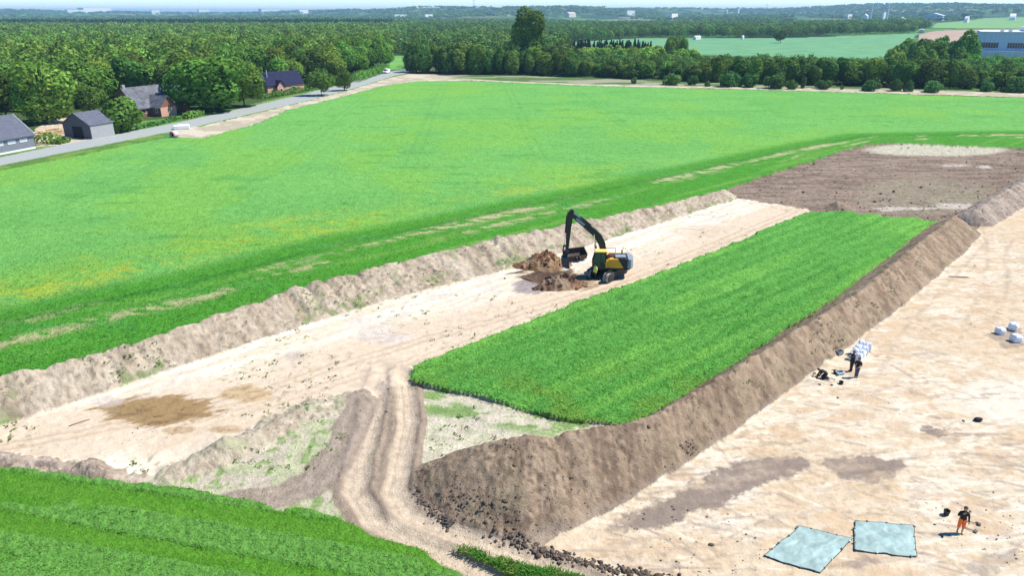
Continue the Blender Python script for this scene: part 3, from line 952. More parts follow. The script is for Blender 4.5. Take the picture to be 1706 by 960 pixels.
M_leafcrop = leaf_mat("crop leaves", (1.0, 1.0, 1.0), .3, True, 0.0)
b, c = scatter((5,), 90000, 24, 60, .95, 11)
leaf_stuff('crop_leaves', M_leafcrop, 'leafy tops of the crop in the near corner', b, c * .95, 3, .12, .020, .10, .08, 12, .8)
def in_band(x, y):
    nn_ = fbm(x * 0.9, y * 0.9, 1, 3) - 0.5
    return sstep(0.64, 0.80, vn((x * .975 - y * .22) * 0.045 + 0.4 * nn_, (x * .22 + y * .975) * 0.95, 54)) > .3
b, c = scatter((5,), 40000, 24, 60, .95, 19, reject=in_band)
leaf_stuff('crop_leaves', M_leafcrop, 'paler leafy bands of taller weeds in the near corner crop', b[::2], c[::2] * 1.0, 3, .14, .020, .10, .05, 20, .9)
b, c = scatter((4,), 240000, 38, 105, .8, 13)
leaf_stuff('crop_leaves', M_leafcrop, 'leafy tops of the crop strip between sand and brown bank', b, c * 1.15, 3, .15, .032, .16, .09, 14, .9)
b, c = scatter((2,), 200000, 40, 120, .86, 15, reject=lambda x, y: rng.uniform(0, 1, x.shape) < sstep(120, 70, y))
leaf_stuff('crop_leaves', M_leafcrop, 'leafy tops of the big green field', b, c * 1.2, 2, .17, .045, .2, .10, 16, .9)
b, c = scatter((6,), 60000, 24, 34, .3, 17)
leaf_stuff('grass', M_leafcrop, 'long grass blades of the wedge between wheel tracks', b, c * 1.1, 4, .30, .022, .08, .10, 18, .8)


def weedy(x, y):
    return fbm(x * .35, y * .35, 98, 3) > .52
b, c = scatter((20,), 26000, 36, 110, .8, 21, reject=weedy)
b2, c2 = scatter((8, 0, 23), 16000, 36, 100, .8, 22, reject=lambda x, y: (fbm(x * .2, y * .2, 78, 2) > .60) & (np.hypot(x, y) < 110))
b3, c3 = scatter((21,), 9000, 44, 100, .8, 23, reject=lambda x, y: fbm(x * .3, y * .3, 24, 3) > .64)
b = np.vstack([b[::2], b2[::8], b3[::2]])
cw = np.tile(np.array([[0.15, 0.225, 0.065]]), (len(b), 1)) * np.random.default_rng(26).uniform(.7, 1.2, (len(b), 1))
leaf_stuff('weeds', M_leafcrop, 'small weeds sprouting on the banks and the sand strip', b, cw, 6, .17, .045, .12, .03, 25, .9)


def ico_template():
    bm = bmesh.new(); bmesh.ops.create_icosphere(bm, subdivisions=1, radius=1.0)
    V = np.array([v.co[:] for v in bm.verts]); F = np.array([[v.index for v in f.verts] for f in bm.faces]); bm.free()
    return V, F


ICO_V, ICO_F = ico_template()


def clods(name, mat, label, pts, size, cols, seed, kind='stuff', cat='soil'):
    r = np.random.default_rng(seed)
    n = len(pts)
    s = size * r.lognormal(0, .45, n)
    sc = np.stack([s * r.uniform(.7, 1.4, n), s * r.uniform(.7, 1.4, n), s * r.uniform(.5, .9, n)], 1)
    k = len(ICO_V)
    V = ICO_V[None] * sc[:, None, :] * r.uniform(.7, 1.25, (n, k, 1)) + pts[:, None, :]
    V[:, :, 2] += (sc[:, 2] * .3)[:, None]
    F = (ICO_F[None] + (np.arange(n) * k)[:, None, None]).reshape(-1, 3)
    C = np.repeat(cols * r.uniform(.7, 1.2, (n, 1)), k, 0)
    me = np_mesh(name, V.reshape(-1, 3), F, np.clip(C, 0, 1))
    return tag(link(name, me, mat), label, cat, None, kind)


# clods along the fresh end of the brown bank, along the near edge, and loose over the banks
def along_line(px, n, spread, seed, z=None):
    r = np.random.default_rng(seed)
    P = np.array(W(px)); seg = np.hypot(*np.diff(P, axis=0).T); cum = np.concatenate([[0], np.cumsum(seg)])
    t = r.uniform(0, cum[-1], n)
    x = np.interp(t, cum, P[:, 0]) + r.normal(0, spread, n); y = np.interp(t, cum, P[:, 1]) + r.normal(0, spread, n)
    zz = terrain(x, y, False)[0]
    return np.stack([x, y, zz], 1)


dk = np.array([0.15, 0.115, 0.09])
pp = np.vstack([along_line([(690, 822), (712, 850), (750, 877)], 190, .16, 31), 
                along_line([(745, 840), (760, 855), (860, 890)], 160, .5, 33), along_line([(840, 800), (850, 805), (862, 812)], 26, .18, 34), along_line([(1140, 765), (1160, 758)], 34, .14, 35),
                along_line([(1575, 362), (1610, 352), (1640, 372)], 140, .35, 36), along_line([(865, 742), (872, 752)], 10, .08, 37)])
clods('soil_clods', M_soil, 'dark clods of topsoil along the foot of the brown bank', pp, .05, np.tile(dk, (len(pp), 1)), 38)
p2_ = along_line([(846, 900), (900, 920), (960, 936), (1010, 947), (1095, 962), (1200, 985)], 620, .20, 32)
clods('soil_clods', M_soil, 'dark row of turned clods between track and tan sand floor', p2_, .062, np.tile(dk, (len(p2_), 1)), 49)
b, c = scatter((21,), 9000, 28, 60, .8, 39, reject=lambda x, y: (x + .3 * (y - 34) < 4.0) & (vn(x * .8, y * .8, 3) > .62))
b1, c1 = scatter((21, 20, 22), 9000, 28, 110, .8, 40)
b = np.vstack([b[::1], b1[::2]]); c = np.vstack([c[::1], c1[::2]])
clods('soil_clods', M_soil, 'loose lumps scattered over the spoil banks', b, .032, c * .8, 41)
b, c = scatter((8, 9, 11, 23, 24, 0), 6000, 26, 100, .8, 42, reject=lambda x, y: (vn(x * .25, y * .25, 43) > .62) & (np.hypot(x, y) < 110))
clods('soil_clods', M_soil, 'small dark crumbs lying on the stripped sand', b, .028, c * .5, 44)
b, c = scatter((10,), 5000, 90, 155, .9, 45)
clods('soil_clods', M_soil, 'rough clods over the churned brown topsoil', b, .075, c * .8, 46)


# ------------------------------------------------------------------ trees
def crown_arrays(seed, rx, ry, rz, nl, nf, leaf, shape='broad'):
    """leaf clumps on the lobes of a crown centred on the origin; returns V(n,4,3), col(n,3)"""
    r = np.random.default_rng(seed)
    cs = []; rs = []
    for i in range(nl):
        for _ in range(60):
            p = r.uniform(-1, 1, 3)
            if np.linalg.norm(p) < 1:
                break
        if shape == 'broad':
            p *= .66; rad = r.uniform(.34, .52)
            if p[2] < 0: p[2] *= .8
        elif shape == 'tall':
            p *= np.array([.5, .5, .74]); rad = r.uniform(.26, .44) * (1 - .25 * max(p[2], 0))
        elif shape == 'cone':
            hh = i / max(nl - 1, 1)
            a = r.uniform(0, 6.28); q = (1 - hh) * .62
            p = np.array([math.cos(a) * q * .55, math.sin(a) * q * .55, -0.85 + 1.75 * hh]); rad = .12 + .34 * (1 - hh)
        else:
            p *= np.array([.7, .7, .5]); rad = r.uniform(.30, .5)
        cs.append(p); rs.append(rad)
    if shape == 'broad':
        cs.append(np.array([0, 0, .1])); rs.append(.62)
    if shape == 'tall':
        cs.append(np.array([0, 0, 0.])); rs.append(.5)
    cs = np.array(cs); rs = np.array(rs)
    w = rs ** 2 / (rs ** 2).sum()
    k = int(nf * 2.2)
    li = r.choice(len(rs), k, p=w)
    d = r.normal(0, 1, (k, 3)); d /= np.linalg.norm(d, axis=1)[:, None]
    P = cs[li] + d * (rs[li] * r.uniform(.80, 1.08, k))[:, None]
    # drop clumps buried inside other lobes
    dist = np.linalg.norm(P[:, None, :] - cs[None], axis=2) / rs[None]
    keep = (dist.min(1) > .70)
    P = P[keep][:nf]; d = d[keep][:nf]; li = li[keep][:nf]
    n = len(P)
    S = np.array([rx, ry, rz])
    P = P * S
    nrm = d / S * S.mean(); nrm = nrm + r.normal(0, .38, (n, 3)); nrm /= np.linalg.norm(nrm, axis=1)[:, None]
    t = np.cross(nrm, r.normal(0, 1, (n, 3))); t /= np.linalg.norm(t, axis=1)[:, None]
    b = np.cross(nrm, t)
    s1 = (leaf * r.uniform(.6, 1.4, n))[:, None]; s2 = (leaf * r.uniform(.45, 1.1, n))[:, None]
    V = np.stack([P - t * s1, P - b * s2 + nrm * .12 * leaf, P + t * s1, P + b * s2 - nrm * .12 * leaf], 1)
    lobe = r.uniform(.82, 1.2, len(rs))[li]
    c = np.ones((n, 3)) * (r.uniform(.7, 1.3, n) * lobe)[:, None]
    c[:, 0] *= r.uniform(.82, 1.15, n)
    return V, c


def crown_mesh(name, *a, **k):
    V, c = crown_arrays(*a, **k)
    n = len(V)
    return np_mesh(name, V.reshape(-1, 3), np.arange(4 * n).reshape(-1, 4), np.repeat(c, 4, 0))


M_leaf = {
    'mid': leaf_mat("leaves mid green", (0.150, 0.250, 0.040), .32),
    'dark': leaf_mat("leaves dark green", (0.110, 0.195, 0.037), .34),
    'light': leaf_mat("leaves light green", (0.135, 0.245, 0.045), .25),
    'pale': leaf_mat("leaves pale yellow green", (0.215, 0.36, 0.055), .3),
    'conifer': leaf_mat("needles", (0.030, 0.062, 0.026), .12),
    'bush': leaf_mat("bush leaves", (0.095, 0.190, 0.045), .3),
}
M_bark = plain("bark", (0.10, 0.08, 0.06), .95, vary=.3, scale=3, bump=.05)


def trunk_mesh(hgt, r0, seed, limbs=4, top=.75):
    rr = random.Random(seed)
    mb = MB()
    pts = [(0, 0, -.3)]; n = 5
    for i in range(1, n + 1):
        pts.append((rr.uniform(-.03, .03) * hgt * .3, rr.uniform(-.03, .03) * hgt * .3, hgt * top * i / n))
    mb.tube(pts, [r0 * (1.25 if i == 0 else 1 - .75 * i / n) for i in range(n + 1)], 7)
    for k in range(limbs):
        a = rr.uniform(0, 6.28); z0 = hgt * rr.uniform(.28, .55)
        L = hgt * rr.uniform(.22, .34)
        p0 = Vector((0, 0, z0)); p1 = p0 + Vector((math.cos(a) * L * .5, math.sin(a) * L * .5, L * .45)); p2 = p0 + Vector((math.cos(a) * L, math.sin(a) * L, L * .75))
        mb.tube([p0, p1, p2], [r0 * .45, r0 * .3, r0 * .12], 5)
    return mb


# templates (mesh data only): a unit of about 1 m radius / set height, scaled by the tree
TPL = {}


def make_tpl(key, hgt, cw, cbase, shape, nl, nf, leaf, mat, seeds):
    """tree `hgt` m high with a crown `cw` m wide starting at `cbase`"""
    out = []
    for sd in seeds:
        rz = (hgt - cbase) / 2
        me = crown_mesh('crown', sd, cw / 2, cw / 2, rz, nl, nf, leaf, shape)
        # put the crown at its height above the root
        co = np.empty(len(me.vertices) * 3, np.float32); me.vertices.foreach_get('co', co)
        co = co.reshape(-1, 3); co[:, 2] += cbase + rz
        me.vertices.foreach_set('co', co.ravel()); me.update()
        me.materials.append(M_leaf[mat])
        tm = bpy.data.meshes.new('trunk')
        mb = trunk_mesh(hgt, hgt * .022 if shape != 'bush' else .06, sd)
        bmesh.ops.recalc_face_normals(mb.bm, faces=mb.bm.faces[:])
        mb.bm.to_mesh(tm); mb.bm.free()
        tm.materials.append(M_bark)
        out.append((me, tm, hgt, cw))
    TPL[key] = out


make_tpl('broad', 14, 12, .3, 'broad', 13, 3200, .40, 'mid', (1, 2, 3, 4))
make_tpl('broaddark', 13, 11, .2, 'broad', 12, 2600, .40, 'dark', (5, 6, 7))
make_tpl('belt', 12, 8, -1.4, 'broad', 11, 1900, .42, 'dark', (8, 9, 10, 11))
make_tpl('beltmid', 12, 8.5, -1.4, 'broad', 11, 1900, .42, 'mid', (12, 13, 14))
make_tpl('light', 9, 7, -1.0, 'broad', 9, 1300, .40, 'light', (15, 16))
make_tpl('pale', 9, 7, -1.0, 'broad', 9, 1300, .40, 'pale', (23, 24))
make_tpl('bush', 5, 6.5, -1.6, 'bush', 9, 1300, .30, 'bush', (17, 18, 19))
make_tpl('conifer', 12, 4.5, .4, 'cone', 14, 900, .40, 'conifer', (20, 21))
make_tpl('tall', 28, 15, 4.0, 'tall', 18, 4600, .45, 'mid', (22,))
NT = [0]


def tree(key, x, y, hgt, wid, label, group=None, cat='tree', name=None):
    t = TPL[key]
    me, tm, h0, w0 = t[NT[0] % len(t)]
    NT[0] += 1
    name = name or {'bush': 'bush', 'conifer': 'conifer_tree'}.get(key, 'leafy_tree')
    o = empty(name, (x, y, gz(x, y) - .05), random.uniform(0, 6.28), label, cat, group)
    o.scale = (wid / w0, wid / w0, hgt / h0)
    c = bpy.data.objects.new('crown', me); COL.objects.link(c); c.parent = o
    k = bpy.data.objects.new('trunk', tm); COL.objects.link(k); k.parent = o
    return o


def tree_px(key, u, v, vtop, wpx, label, **kw):
    x, y = G(u, v)
    s = depth_scale(y)
    return tree(key, x, y, (v - vtop) * s * 1.02, wpx * s * 1.12, label, **kw)


PLACED = []
# trees one can point to
NAMED = [
    ('broad', 78, 206, 103, 100, 'big rounded tree behind the yard between the two grey barns', None),
    ('broaddark', 12, 200, 120, 80, 'dark tree rising behind the roof of the long grey barn', None),
    ('broaddark', 150, 190, 138, 52, 'dark tree directly behind the barn with the black doorway', None),
    ('light', 204, 219, 156, 66, 'round tree between the barn with black doorway and the farmhouse', None),
    ('broad', 354, 185, 95, 124, 'largest broad tree, right of the farmhouse and shading its roof', None),
    ('broad', 408, 177, 100, 74, 'broad tree just behind the largest tree, towards the navy roofed house', None),
    ('broaddark', 252, 172, 100, 62, 'dark tree behind the farmhouse ridge', None),
    ('broaddark', 536, 159, 114, 42, 'left of the two round roadside trees standing past the hedge', 'roadside trees by the bare verge'),
    ('broaddark', 574, 151, 118, 31, 'right and narrower of the two round roadside trees', 'roadside trees by the bare verge'),
    ('tall', 884, 118, 14, 66, 'very tall tree rising above the woods and the skyline', None),
    ('broaddark', 1300, 72, 50, 21, 'lone round tree standing in the blue green far field', None),
    ('broad', 1604, 118, 57, 38, 'tall round tree just left of the blue factory', None),
]
for key, u, v, vt, w, lab, grp in NAMED:
    o = tree_px(key, u, v, vt, w, lab, group=grp)
    PLACED.append((o.location.x, o.location.y, 4.0))

# bushes in front of the belt, each with its own place
BUSH = [(1055, 139, 13, 12, 'tiny bush alone on the far path, leftmost of the path bushes'), (1119, 141, 23, 34, 'wide dark bush at the left end of the path bushes'),
        (1155, 141, 19, 20, 'round bush touching the right side of the wide dark bush'), (1178, 144, 12, 12, 'small bush between two round bushes on the path'),
        (1218, 144, 30, 42, 'wide bush pair on the path, its left half'), (1248, 145, 27, 34, 'wide bush pair on the path, its right half'),
        (1292, 147, 30, 44, 'large pale bush near the middle of the path bushes'), (1318, 148, 18, 22, 'low bush leaning on the large pale bush'),
        (1372, 148, 18, 30, 'broad low bush by the path with a gap on both sides'), (1402, 149, 10, 7, 'very small shrub on the path verge'),
        (1337, 147, 25, 9, 'thin upright shrub on the path verge'), (1452, 151, 22, 36, 'bush at the left foot of the thick right hand trees'),
        (1490, 151, 24, 26, 'upright bush beside the pale path and thick trees'), (1512, 152, 22, 18, 'narrow bush next to the wide isolated path bush'),
        (1555, 153, 23, 38, 'wide isolated dome shaped bush on the pale path'), (1645, 152, 22, 26, 'pale green bush at the foot of the trees under the factory'),
        (1690, 153, 30, 50, 'big bush at the right hand end of the tree belt')]
for u, v, hp, wp, lab in BUSH:
    x, y = G(u, v); s = depth_scale(y)
    tree('bush', x, y, hp * s, wp * s, lab, group='bushes along the far path', cat='bush')


def scatter_trees(poly_px, spacing, seed, jitter=.42, clear=()):
    P = np.array(W(poly_px))
    r = np.random.default_rng(seed)
    x0, y0 = P.min(0); x1, y1 = P.max(0)
    nx = int((x1 - x0) / spacing) + 2; ny = int((y1 - y0) / (spacing * .87)) + 2
    out = []
    X, Y = np.meshgrid(np.arange(nx), np.arange(ny))
    x = x0 + (X + .5 * (Y % 2)) * spacing + r.normal(0, jitter * spacing * .5, X.shape)
    y = y0 + Y * spacing * .87 + r.normal(0, jitter * spacing * .5, X.shape)
    x = x.ravel(); y = y.ravel()
    m = inpoly(x, y, P)
    for q in clear:
        m &= ~inpoly(x, y, q)
    return np.stack([x[m], y[m]], 1)


def far_enough(p):
    return all((p[0] - a) ** 2 + (p[1] - b) ** 2 > (c * .8 + 2.0) ** 2 for a, b, c in PLACED)


# belt along the far path: individual trees
bl = [(688, 122), (760, 124), (900, 125), (1040, 131), (1200, 137), (1400, 143), (1560, 147), (1740, 152), (1740, 132), (1560, 128), (1400, 124), (1200, 119), (1040, 116), (900, 112), (740, 110), (680, 110)]
belt = scatter_trees(bl, 6.2, 51)
belt = sorted([p for p in belt if far_enough(p)], key=lambda p: p[1] - 0.05 * p[0])
front = W([(688, 122), (760, 124), (900, 125), (1040, 131), (1200, 137), (1400, 143), (1560, 147), (1740, 152)])
bf = polydist(np.array([p[0] for p in belt]), np.array([p[1] for p in belt]), front)[0]
bo = set(np.argsort(bf)[:118].tolist())
belt_rest = [p for i, p in enumerate(belt) if i not in bo]
for i, p in enumerate(belt):
    if i not in bo:
        continue
    u, _ = proj(p[0], p[1])
    k = random.random()
    if u < 960:
        h = random.uniform(9.5, 13) + (2.0 if u < 800 else 0)
    elif u < 1180:
        h = random.uniform(5.0, 8.0)
    elif u < 1460:
        h = random.uniform(7.0, 11.0)
    else:
        h = random.uniform(8, 12.5)
    key = 'belt' if k < .75 else 'beltmid'
    if u > 1590: h *= .68
    if u > 1600 and k > .6: key = 'light'
    if key == 'light':
        tree(key, p[0], p[1], h * .8, random.uniform(6, 8), 'pale green leafy tree at the factory end of the tree belt', group='pale trees near the factory')
    elif key == 'belt':
        tree(key, p[0], p[1], h, random.uniform(6.5, 10.5), 'dark green tree packed in the belt along the far path', group='dark trees of the far tree belt')
    else:
        tree(key, p[0], p[1], h, random.uniform(6.5, 10.5), 'mid green tree packed in the belt along the far path', group='lighter trees of the far tree belt')
print('belt trees', len(belt))

# thick clump at the right below the factory, a few larger trees
clump = scatter_trees([(1470, 122), (1490, 100), (1540, 92), (1600, 102), (1600, 125), (1480, 130)], 9.5, 52)
for p in clump:
    if far_enough(p):
        tree(random.choice(['beltmid', 'light', 'belt']), p[0], p[1], random.uniform(9, 14), random.uniform(7, 10), 'leafy tree in the rising clump left of the factory', group='clump left of the factory')
# light plantation and conifers behind the belt
for p in scatter_trees([(960, 112), (1080, 112), (1160, 118), (1160, 104), (1070, 99), (960, 101)], 11.0, 53):
    tree('pale', p[0], p[1], random.uniform(8.0, 10), random.uniform(7, 9.5), 'pale yellow green young tree behind the dark belt', group='pale young plantation behind the belt')
for p in scatter_trees([(945, 97), (1085, 99), (1085, 93), (945, 92)], 4.8, 54):
    tree('conifer', p[0], p[1], random.uniform(8, 11), random.uniform(4, 5.5), 'dark pointed conifer in the row before the blue green field', group='conifers before the blue green field')
for p in scatter_trees([(1110, 104), (1140, 104), (1140, 97), (1112, 96)], 5.5, 55):
    tree('beltmid', p[0], p[1], random.uniform(11, 14), random.uniform(5, 6.5), 'slim tall tree at the end of the pale plantation', group='slim trees at the plantation end')

# forest left of the road: near rows one by one, the rest as one mass
FARM_CLEAR = [W([(-300, 300), (-60, 225), (60, 196), (160, 186), (215, 180), (330, 188), (420, 165), (440, 148), (500, 142), (600, 128), (655, 119), (660, 125), (300, 240), (-300, 400)])]
forest_px = [(-700, 300), (-200, 205), (60, 190), (215, 172), (330, 178), (420, 160), (500, 142), (610, 122), (640, 115), (650, 92), (660, 60), (700, 48), (-900, 48), (-1200, 90)]
forest = scatter_trees(forest_px, 10.2, 56, clear=FARM_CLEAR)
forest = [p for p in forest if far_enough(p)]
edge = W([(-300, 220), (60, 190), (215, 172), (330, 178), (420, 160), (500, 142), (610, 122), (640, 115), (650, 92)])
fa = np.array(forest)
de = polydist(fa[:, 0], fa[:, 1], edge)[0]
uu, vv = proj(fa[:, 0], fa[:, 1])
vis = (uu > -40) & (de < 40)
order = np.argsort(de + np.where(vis, 0, 1e4))
single = set(order[:92].tolist())
rest = []
for i, p in enumerate(forest):
    if i in single:
        h = random.uniform(10, 15.5)
        key = random.choice(['broad', 'broad', 'broaddark'])
        w = random.uniform(10, 15)
        if key == 'broad':
            tree(key, p[0], p[1], h, w, 'green broadleaf tree in the forest edge behind the farm', group='green trees of the forest edge')
        else:
            tree(key, p[0], p[1], h, w, 'darker broadleaf tree in the forest edge behind the farm', group='darker trees of the forest edge')
    else:
        rest.append(p)
print('forest', len(forest), 'rest', len(rest))


def mass(name, label, pts, hrange, wrange, nf, leaf, mat, seed, shapes=('broad',), nl=8, tint=None, zadd=None):
    """a far-off wood that reads as one mass: many crowns in one object"""
    r = np.random.default_rng(seed)
    T = [crown_arrays(seed + 100 + k, 1, 1, 1, nl, nf, leaf, shapes[k % len(shapes)]) for k in range(6)]
    Vs = []; Cs = []
    pts = np.asarray(pts)
    z = terrain(pts[:, 0], pts[:, 1], False)[0] if zadd is None else zadd
    which = r.integers(0, 6, len(pts))
    for k in range(6):
        m = which == k
        if not m.any():
            continue
        p = pts[m]; n = len(p)
        h = r.uniform(*hrange, n); w = r.uniform(*wrange, n)
        a = r.uniform(0, 6.28, n)
        V, c = T[k]
        ca_, sa_ = np.cos(a), np.sin(a)
        vx = V[None, ..., 0] * ca_[:, None, None] - V[None, ..., 1] * sa_[:, None, None]
        vy = V[None, ..., 0] * sa_[:, None, None] + V[None, ..., 1] * ca_[:, None, None]
        X = vx * (w / 2)[:, None, None] + p[:, 0][:, None, None]
        Y = vy * (w / 2)[:, None, None] + p[:, 1][:, None, None]
        Z = V[None, ..., 2] * (h * .46)[:, None, None] + (z[m] + h * .52)[:, None, None]
        Vs.append(np.stack([X, Y, Z], -1).reshape(-1, 3))
        tone = r.uniform(.58, 1.5, (n, 1, 1)) * np.ones((1, 1, 3))
        tone[..., 0] *= r.uniform(.78, 1.12, (n, 1))
        cc = c[None] * tone
        Cs.append(np.repeat(cc.reshape(-1, 3), 4, 0))
    V = np.vstack(Vs); C = np.vstack(Cs)
    me = np_mesh(name, V, np.arange(len(V)).reshape(-1, 4), C)
    return tag(link(name, me, mat), label, 'woods', None, 'stuff')


M_wood = leaf_mat("forest canopy", (0.172, 0.268, 0.046), .28, True, 0.0)
M_wood2 = leaf_mat("far forest canopy", (0.120, 0.205, 0.046), .3, True, 0.0)
rest = np.array(rest)
fr = rest[:, 1] < 480
mass('woodland', 'dense broadleaf forest behind the farm left of the road', rest[fr], (9.5, 17), (10, 18), 520, .082, M_wood, 61)
mass('woodland', 'farther forest canopy stretching left towards the horizon', rest[~fr], (10, 15.5), (10, 18), 210, .12, M_wood, 62)
wb_px = [(690, 113), (745, 110), (900, 110), (955, 108), (945, 92), (935, 72), (1000, 68), (1060, 63.5), (1300, 63), (1520, 58.5), (1545, 50), (1545, 44), (700, 44), (660, 60), (652, 92), (700, 95)]
wb = scatter_trees(wb_px, 10.5, 63)
mass('woodland', 'wood behind the tree belt and around the blue green field', wb, (9, 14.5), (9, 14), 220, .12, M_wood2, 64)
wd = scatter_trees([(1600, 112), (1740, 122), (1740, 132), (1600, 128)], 7.5, 65)
mass('woodland', 'hinder rows of the tree belt along the far path', np.array(belt_rest), (6.5, 10), (7, 10), 420, .085, M_wood2, 73, ('broad',), 10)
mass('woodland', 'leafy thicket below the blue factory wall', wd, (7, 9.5), (7, 9), 420, .09, M_leaf['light'], 66)
dkc = scatter_trees([(-60, 51), (645, 50), (660, 45.5), (-60, 45.5)], 9.0, 74)
mass('woodland', 'dark conifer plantation across the far forest on the left', dkc, (13, 18), (6, 8.5), 130, .17, M_leaf['conifer'], 75, ('cone',), 10)
# far woods on the rolling land, patchy
r = np.random.default_rng(67)
n = 26000
yy = 1100 * (9500 / 1100) ** r.uniform(0, 1, n)
xx = r.uniform(-.95, .95, n) * yy
pat = vn(xx * 0.0030, yy * 0.0016, 68) * .6 + vn(xx * .011, yy * .005, 69) * .4
hl = inpoly(*proj(xx, yy), P_HILLG) | inpoly(*proj(xx, yy), P_BROWNFAR) | inpoly(*proj(xx, yy), P_FAR)
m = (pat > .47) & ~hl
far_pts = np.stack([xx[m], yy[m]], 1)
near_f = far_pts[:, 1] < 3000
mass('woodland', 'patchy far woods between fields and warehouses', far_pts[near_f], (10, 15), (12, 22), 44, .24, M_wood2, 70)
mass('woodland', 'blue hazy woods on the hills at the skyline', far_pts[~near_f], (12, 17), (26, 46), 30, .30, M_wood2, 71)
hx = r.uniform(-50, 5000, 2600) ; hy = r.uniform(2800, 5600, 2600)
hm = (hx / hy > .28) & (hx / hy < .95)
mass('woodland', 'wooded hill on the right skyline', np.stack([hx[hm], hy[hm]], 1), (12, 18), (24, 42), 34, .30, M_wood2, 72)

# ------------------------------------------------------------------ hedges
def hedge(px0, px1, hgt, wid, label, mat='light', seed=0, den=34):
    a = Vector(G(*px0)); b_ = Vector(G(*px1))
    L = (b_ - a).length; d = (b_ - a) / L
    r = np.random.default_rng(seed)
    n = int(L * den)
    t = r.uniform(0, L, n); ang = r.uniform(0, np.pi, n)
    k = 1 + .25 * (vn(t * .35, t * 0, seed) - .5) * 2
    off = np.cos(ang) * wid / 2 * k; hh = np.sqrt(np.sin(ang)) * hgt * k * r.uniform(.75, 1.05, n)
    low = r.uniform(0, 1, n) < .35
    hh = np.where(low, hh * r.uniform(.1, 1, n), hh)
    x = a.x + d.x * t - d.y * off; y = a.y + d.y * t + d.x * off
    P = np.stack([x, y, hh], 1)
    nrm = np.stack([-d.y * np.cos(ang), d.x * np.cos(ang), np.sin(ang)], 1) + r.normal(0, .5, (n, 3)); nrm /= np.linalg.norm(nrm, axis=1)[:, None]
    tt = np.cross(nrm, r.normal(0, 1, (n, 3))); tt /= np.linalg.norm(tt, axis=1)[:, None]
    bb = np.cross(nrm, tt); s = (.26 * r.uniform(.6, 1.4, n))[:, None]
    V = np.stack([P - tt * s, P - bb * s, P + tt * s, P + bb * s], 1)
    c = np.repeat(np.ones((n, 3)) * r.uniform(.7, 1.3, (n, 1)), 4, 0)
    me = np_mesh('hedge', V.reshape(-1, 3), np.arange(4 * n).reshape(-1, 4), c)
    return tag(link('hedge', me, M_leaf[mat]), label, 'hedge')


hedge((66, 242), (92, 236), 1.9, 4.0, 'round light green hedge beside the long grey barn wall', 'light', 1, 60)
hedge((92, 241), (114, 236), 1.2, 2.4, 'low light green hedge before the barn with black doorway', 'light', 2, 55)
hedge((156, 228), (190, 221), 2.0, 4.0, 'leafy hedge at the right wall of the barn with black doorway', 'light', 3, 60)
hedge((226, 216), (300, 199), 1.1, 1.6, 'long low clipped hedge between farmhouse lawn and road', 'bush', 4, 36)
hedge((310, 198), (336, 192), 1.6, 2.2, 'short hedge under the largest tree by the road', 'light', 5, 44)
hedge((432, 165), (522, 149), 1.5, 2.6, 'tall bright hedge in front of the navy roofed house', 'light', 6, 44)
hedge((528, 146), (560, 139), 2.0, 2.6, 'hedge running on behind the two roadside trees', 'light', 7, 40)
hedge((590, 137), (643, 117), 3.2, 4.5, 'bushy hedge along the road towards the white van', 'light', 8, 44)

# ------------------------------------------------------------------ buildings
def boards(name, rgb, rough=.7):
    return plain(name, rgb, rough, vary=.16, scale=2.0, streak=(6, 6, .4))


M_slate = plain("grey roofing", (0.105, 0.112, 0.145), .85, spec=.15, vary=.2, scale=1.2, streak=(1, 1, 5))
M_navy = plain("dark navy roof tiles", (0.020, 0.022, 0.055), .85, vary=.25, scale=1.5, spec=.12)
M_old = plain("weathered grey roof", (0.135, 0.138, 0.158), .95, spec=.1, vary=.35, scale=.9, bump=.1)
M_greywall = boards("grey timber boards", (0.190, 0.195, 0.225))
M_shadewall = boards("shade toned timber boards", (0.105, 0.100, 0.115))  # shaded tone of the small barn's gable, put into the colour
M_palewall = boards("pale grey lit barn side and chimney", (0.33, 0.33, 0.33))
M_brick = plain("red brick", (0.235, 0.095, 0.065), .9, vary=.25, scale=5, bump=.02)
M_pink = plain("pale pink brick", (0.60, 0.34, 0.24), .9, vary=.12, scale=4)
M_glass = plain("dark glass", (0.02, 0.025, 0.03), .12, vary=.1, spec=.6)
M_black = plain("dark opening", (0.012, 0.012, 0.014), .8)
M_white = plain("white paint", (0.78, 0.78, 0.76), .5, vary=.06)
M_palewin = plain("pale window", (0.42, 0.47, 0.50), .3, vary=.1)
M_steel = plain("steel flue", (0.55, 0.56, 0.58), .35, metal=.8, vary=.1)


def gable_house(name, loc, rz, L, Wd, hw, hr, wall, roof, label, cat, over=.35):
    """ridge along local x; front (long) wall faces local -y; base centre at loc"""
    o = empty(name, loc, rz, label, cat)
    mb = MB()
    mb.prism([(-Wd / 2, -.3), (Wd / 2, -.3), (Wd / 2, hw), (0, hr - .12), (-Wd / 2, hw)], -L / 2, L / 2, 'X')
    mb.build('wall', wall, o)
    s = (hr - hw) / (Wd / 2)
    e = over
    m2 = MB()
    th = .16
    m2.prism([(-Wd / 2 - e, hw - e * s), (0, hr), (Wd / 2 + e, hw - e * s), (Wd / 2 + e, hw - e * s + th), (0, hr + th), (-Wd / 2 - e, hw - e * s + th)], -L / 2 - e, L / 2 + e, 'X')
    rf = m2.build('roof', roof, o)
    return o, rf


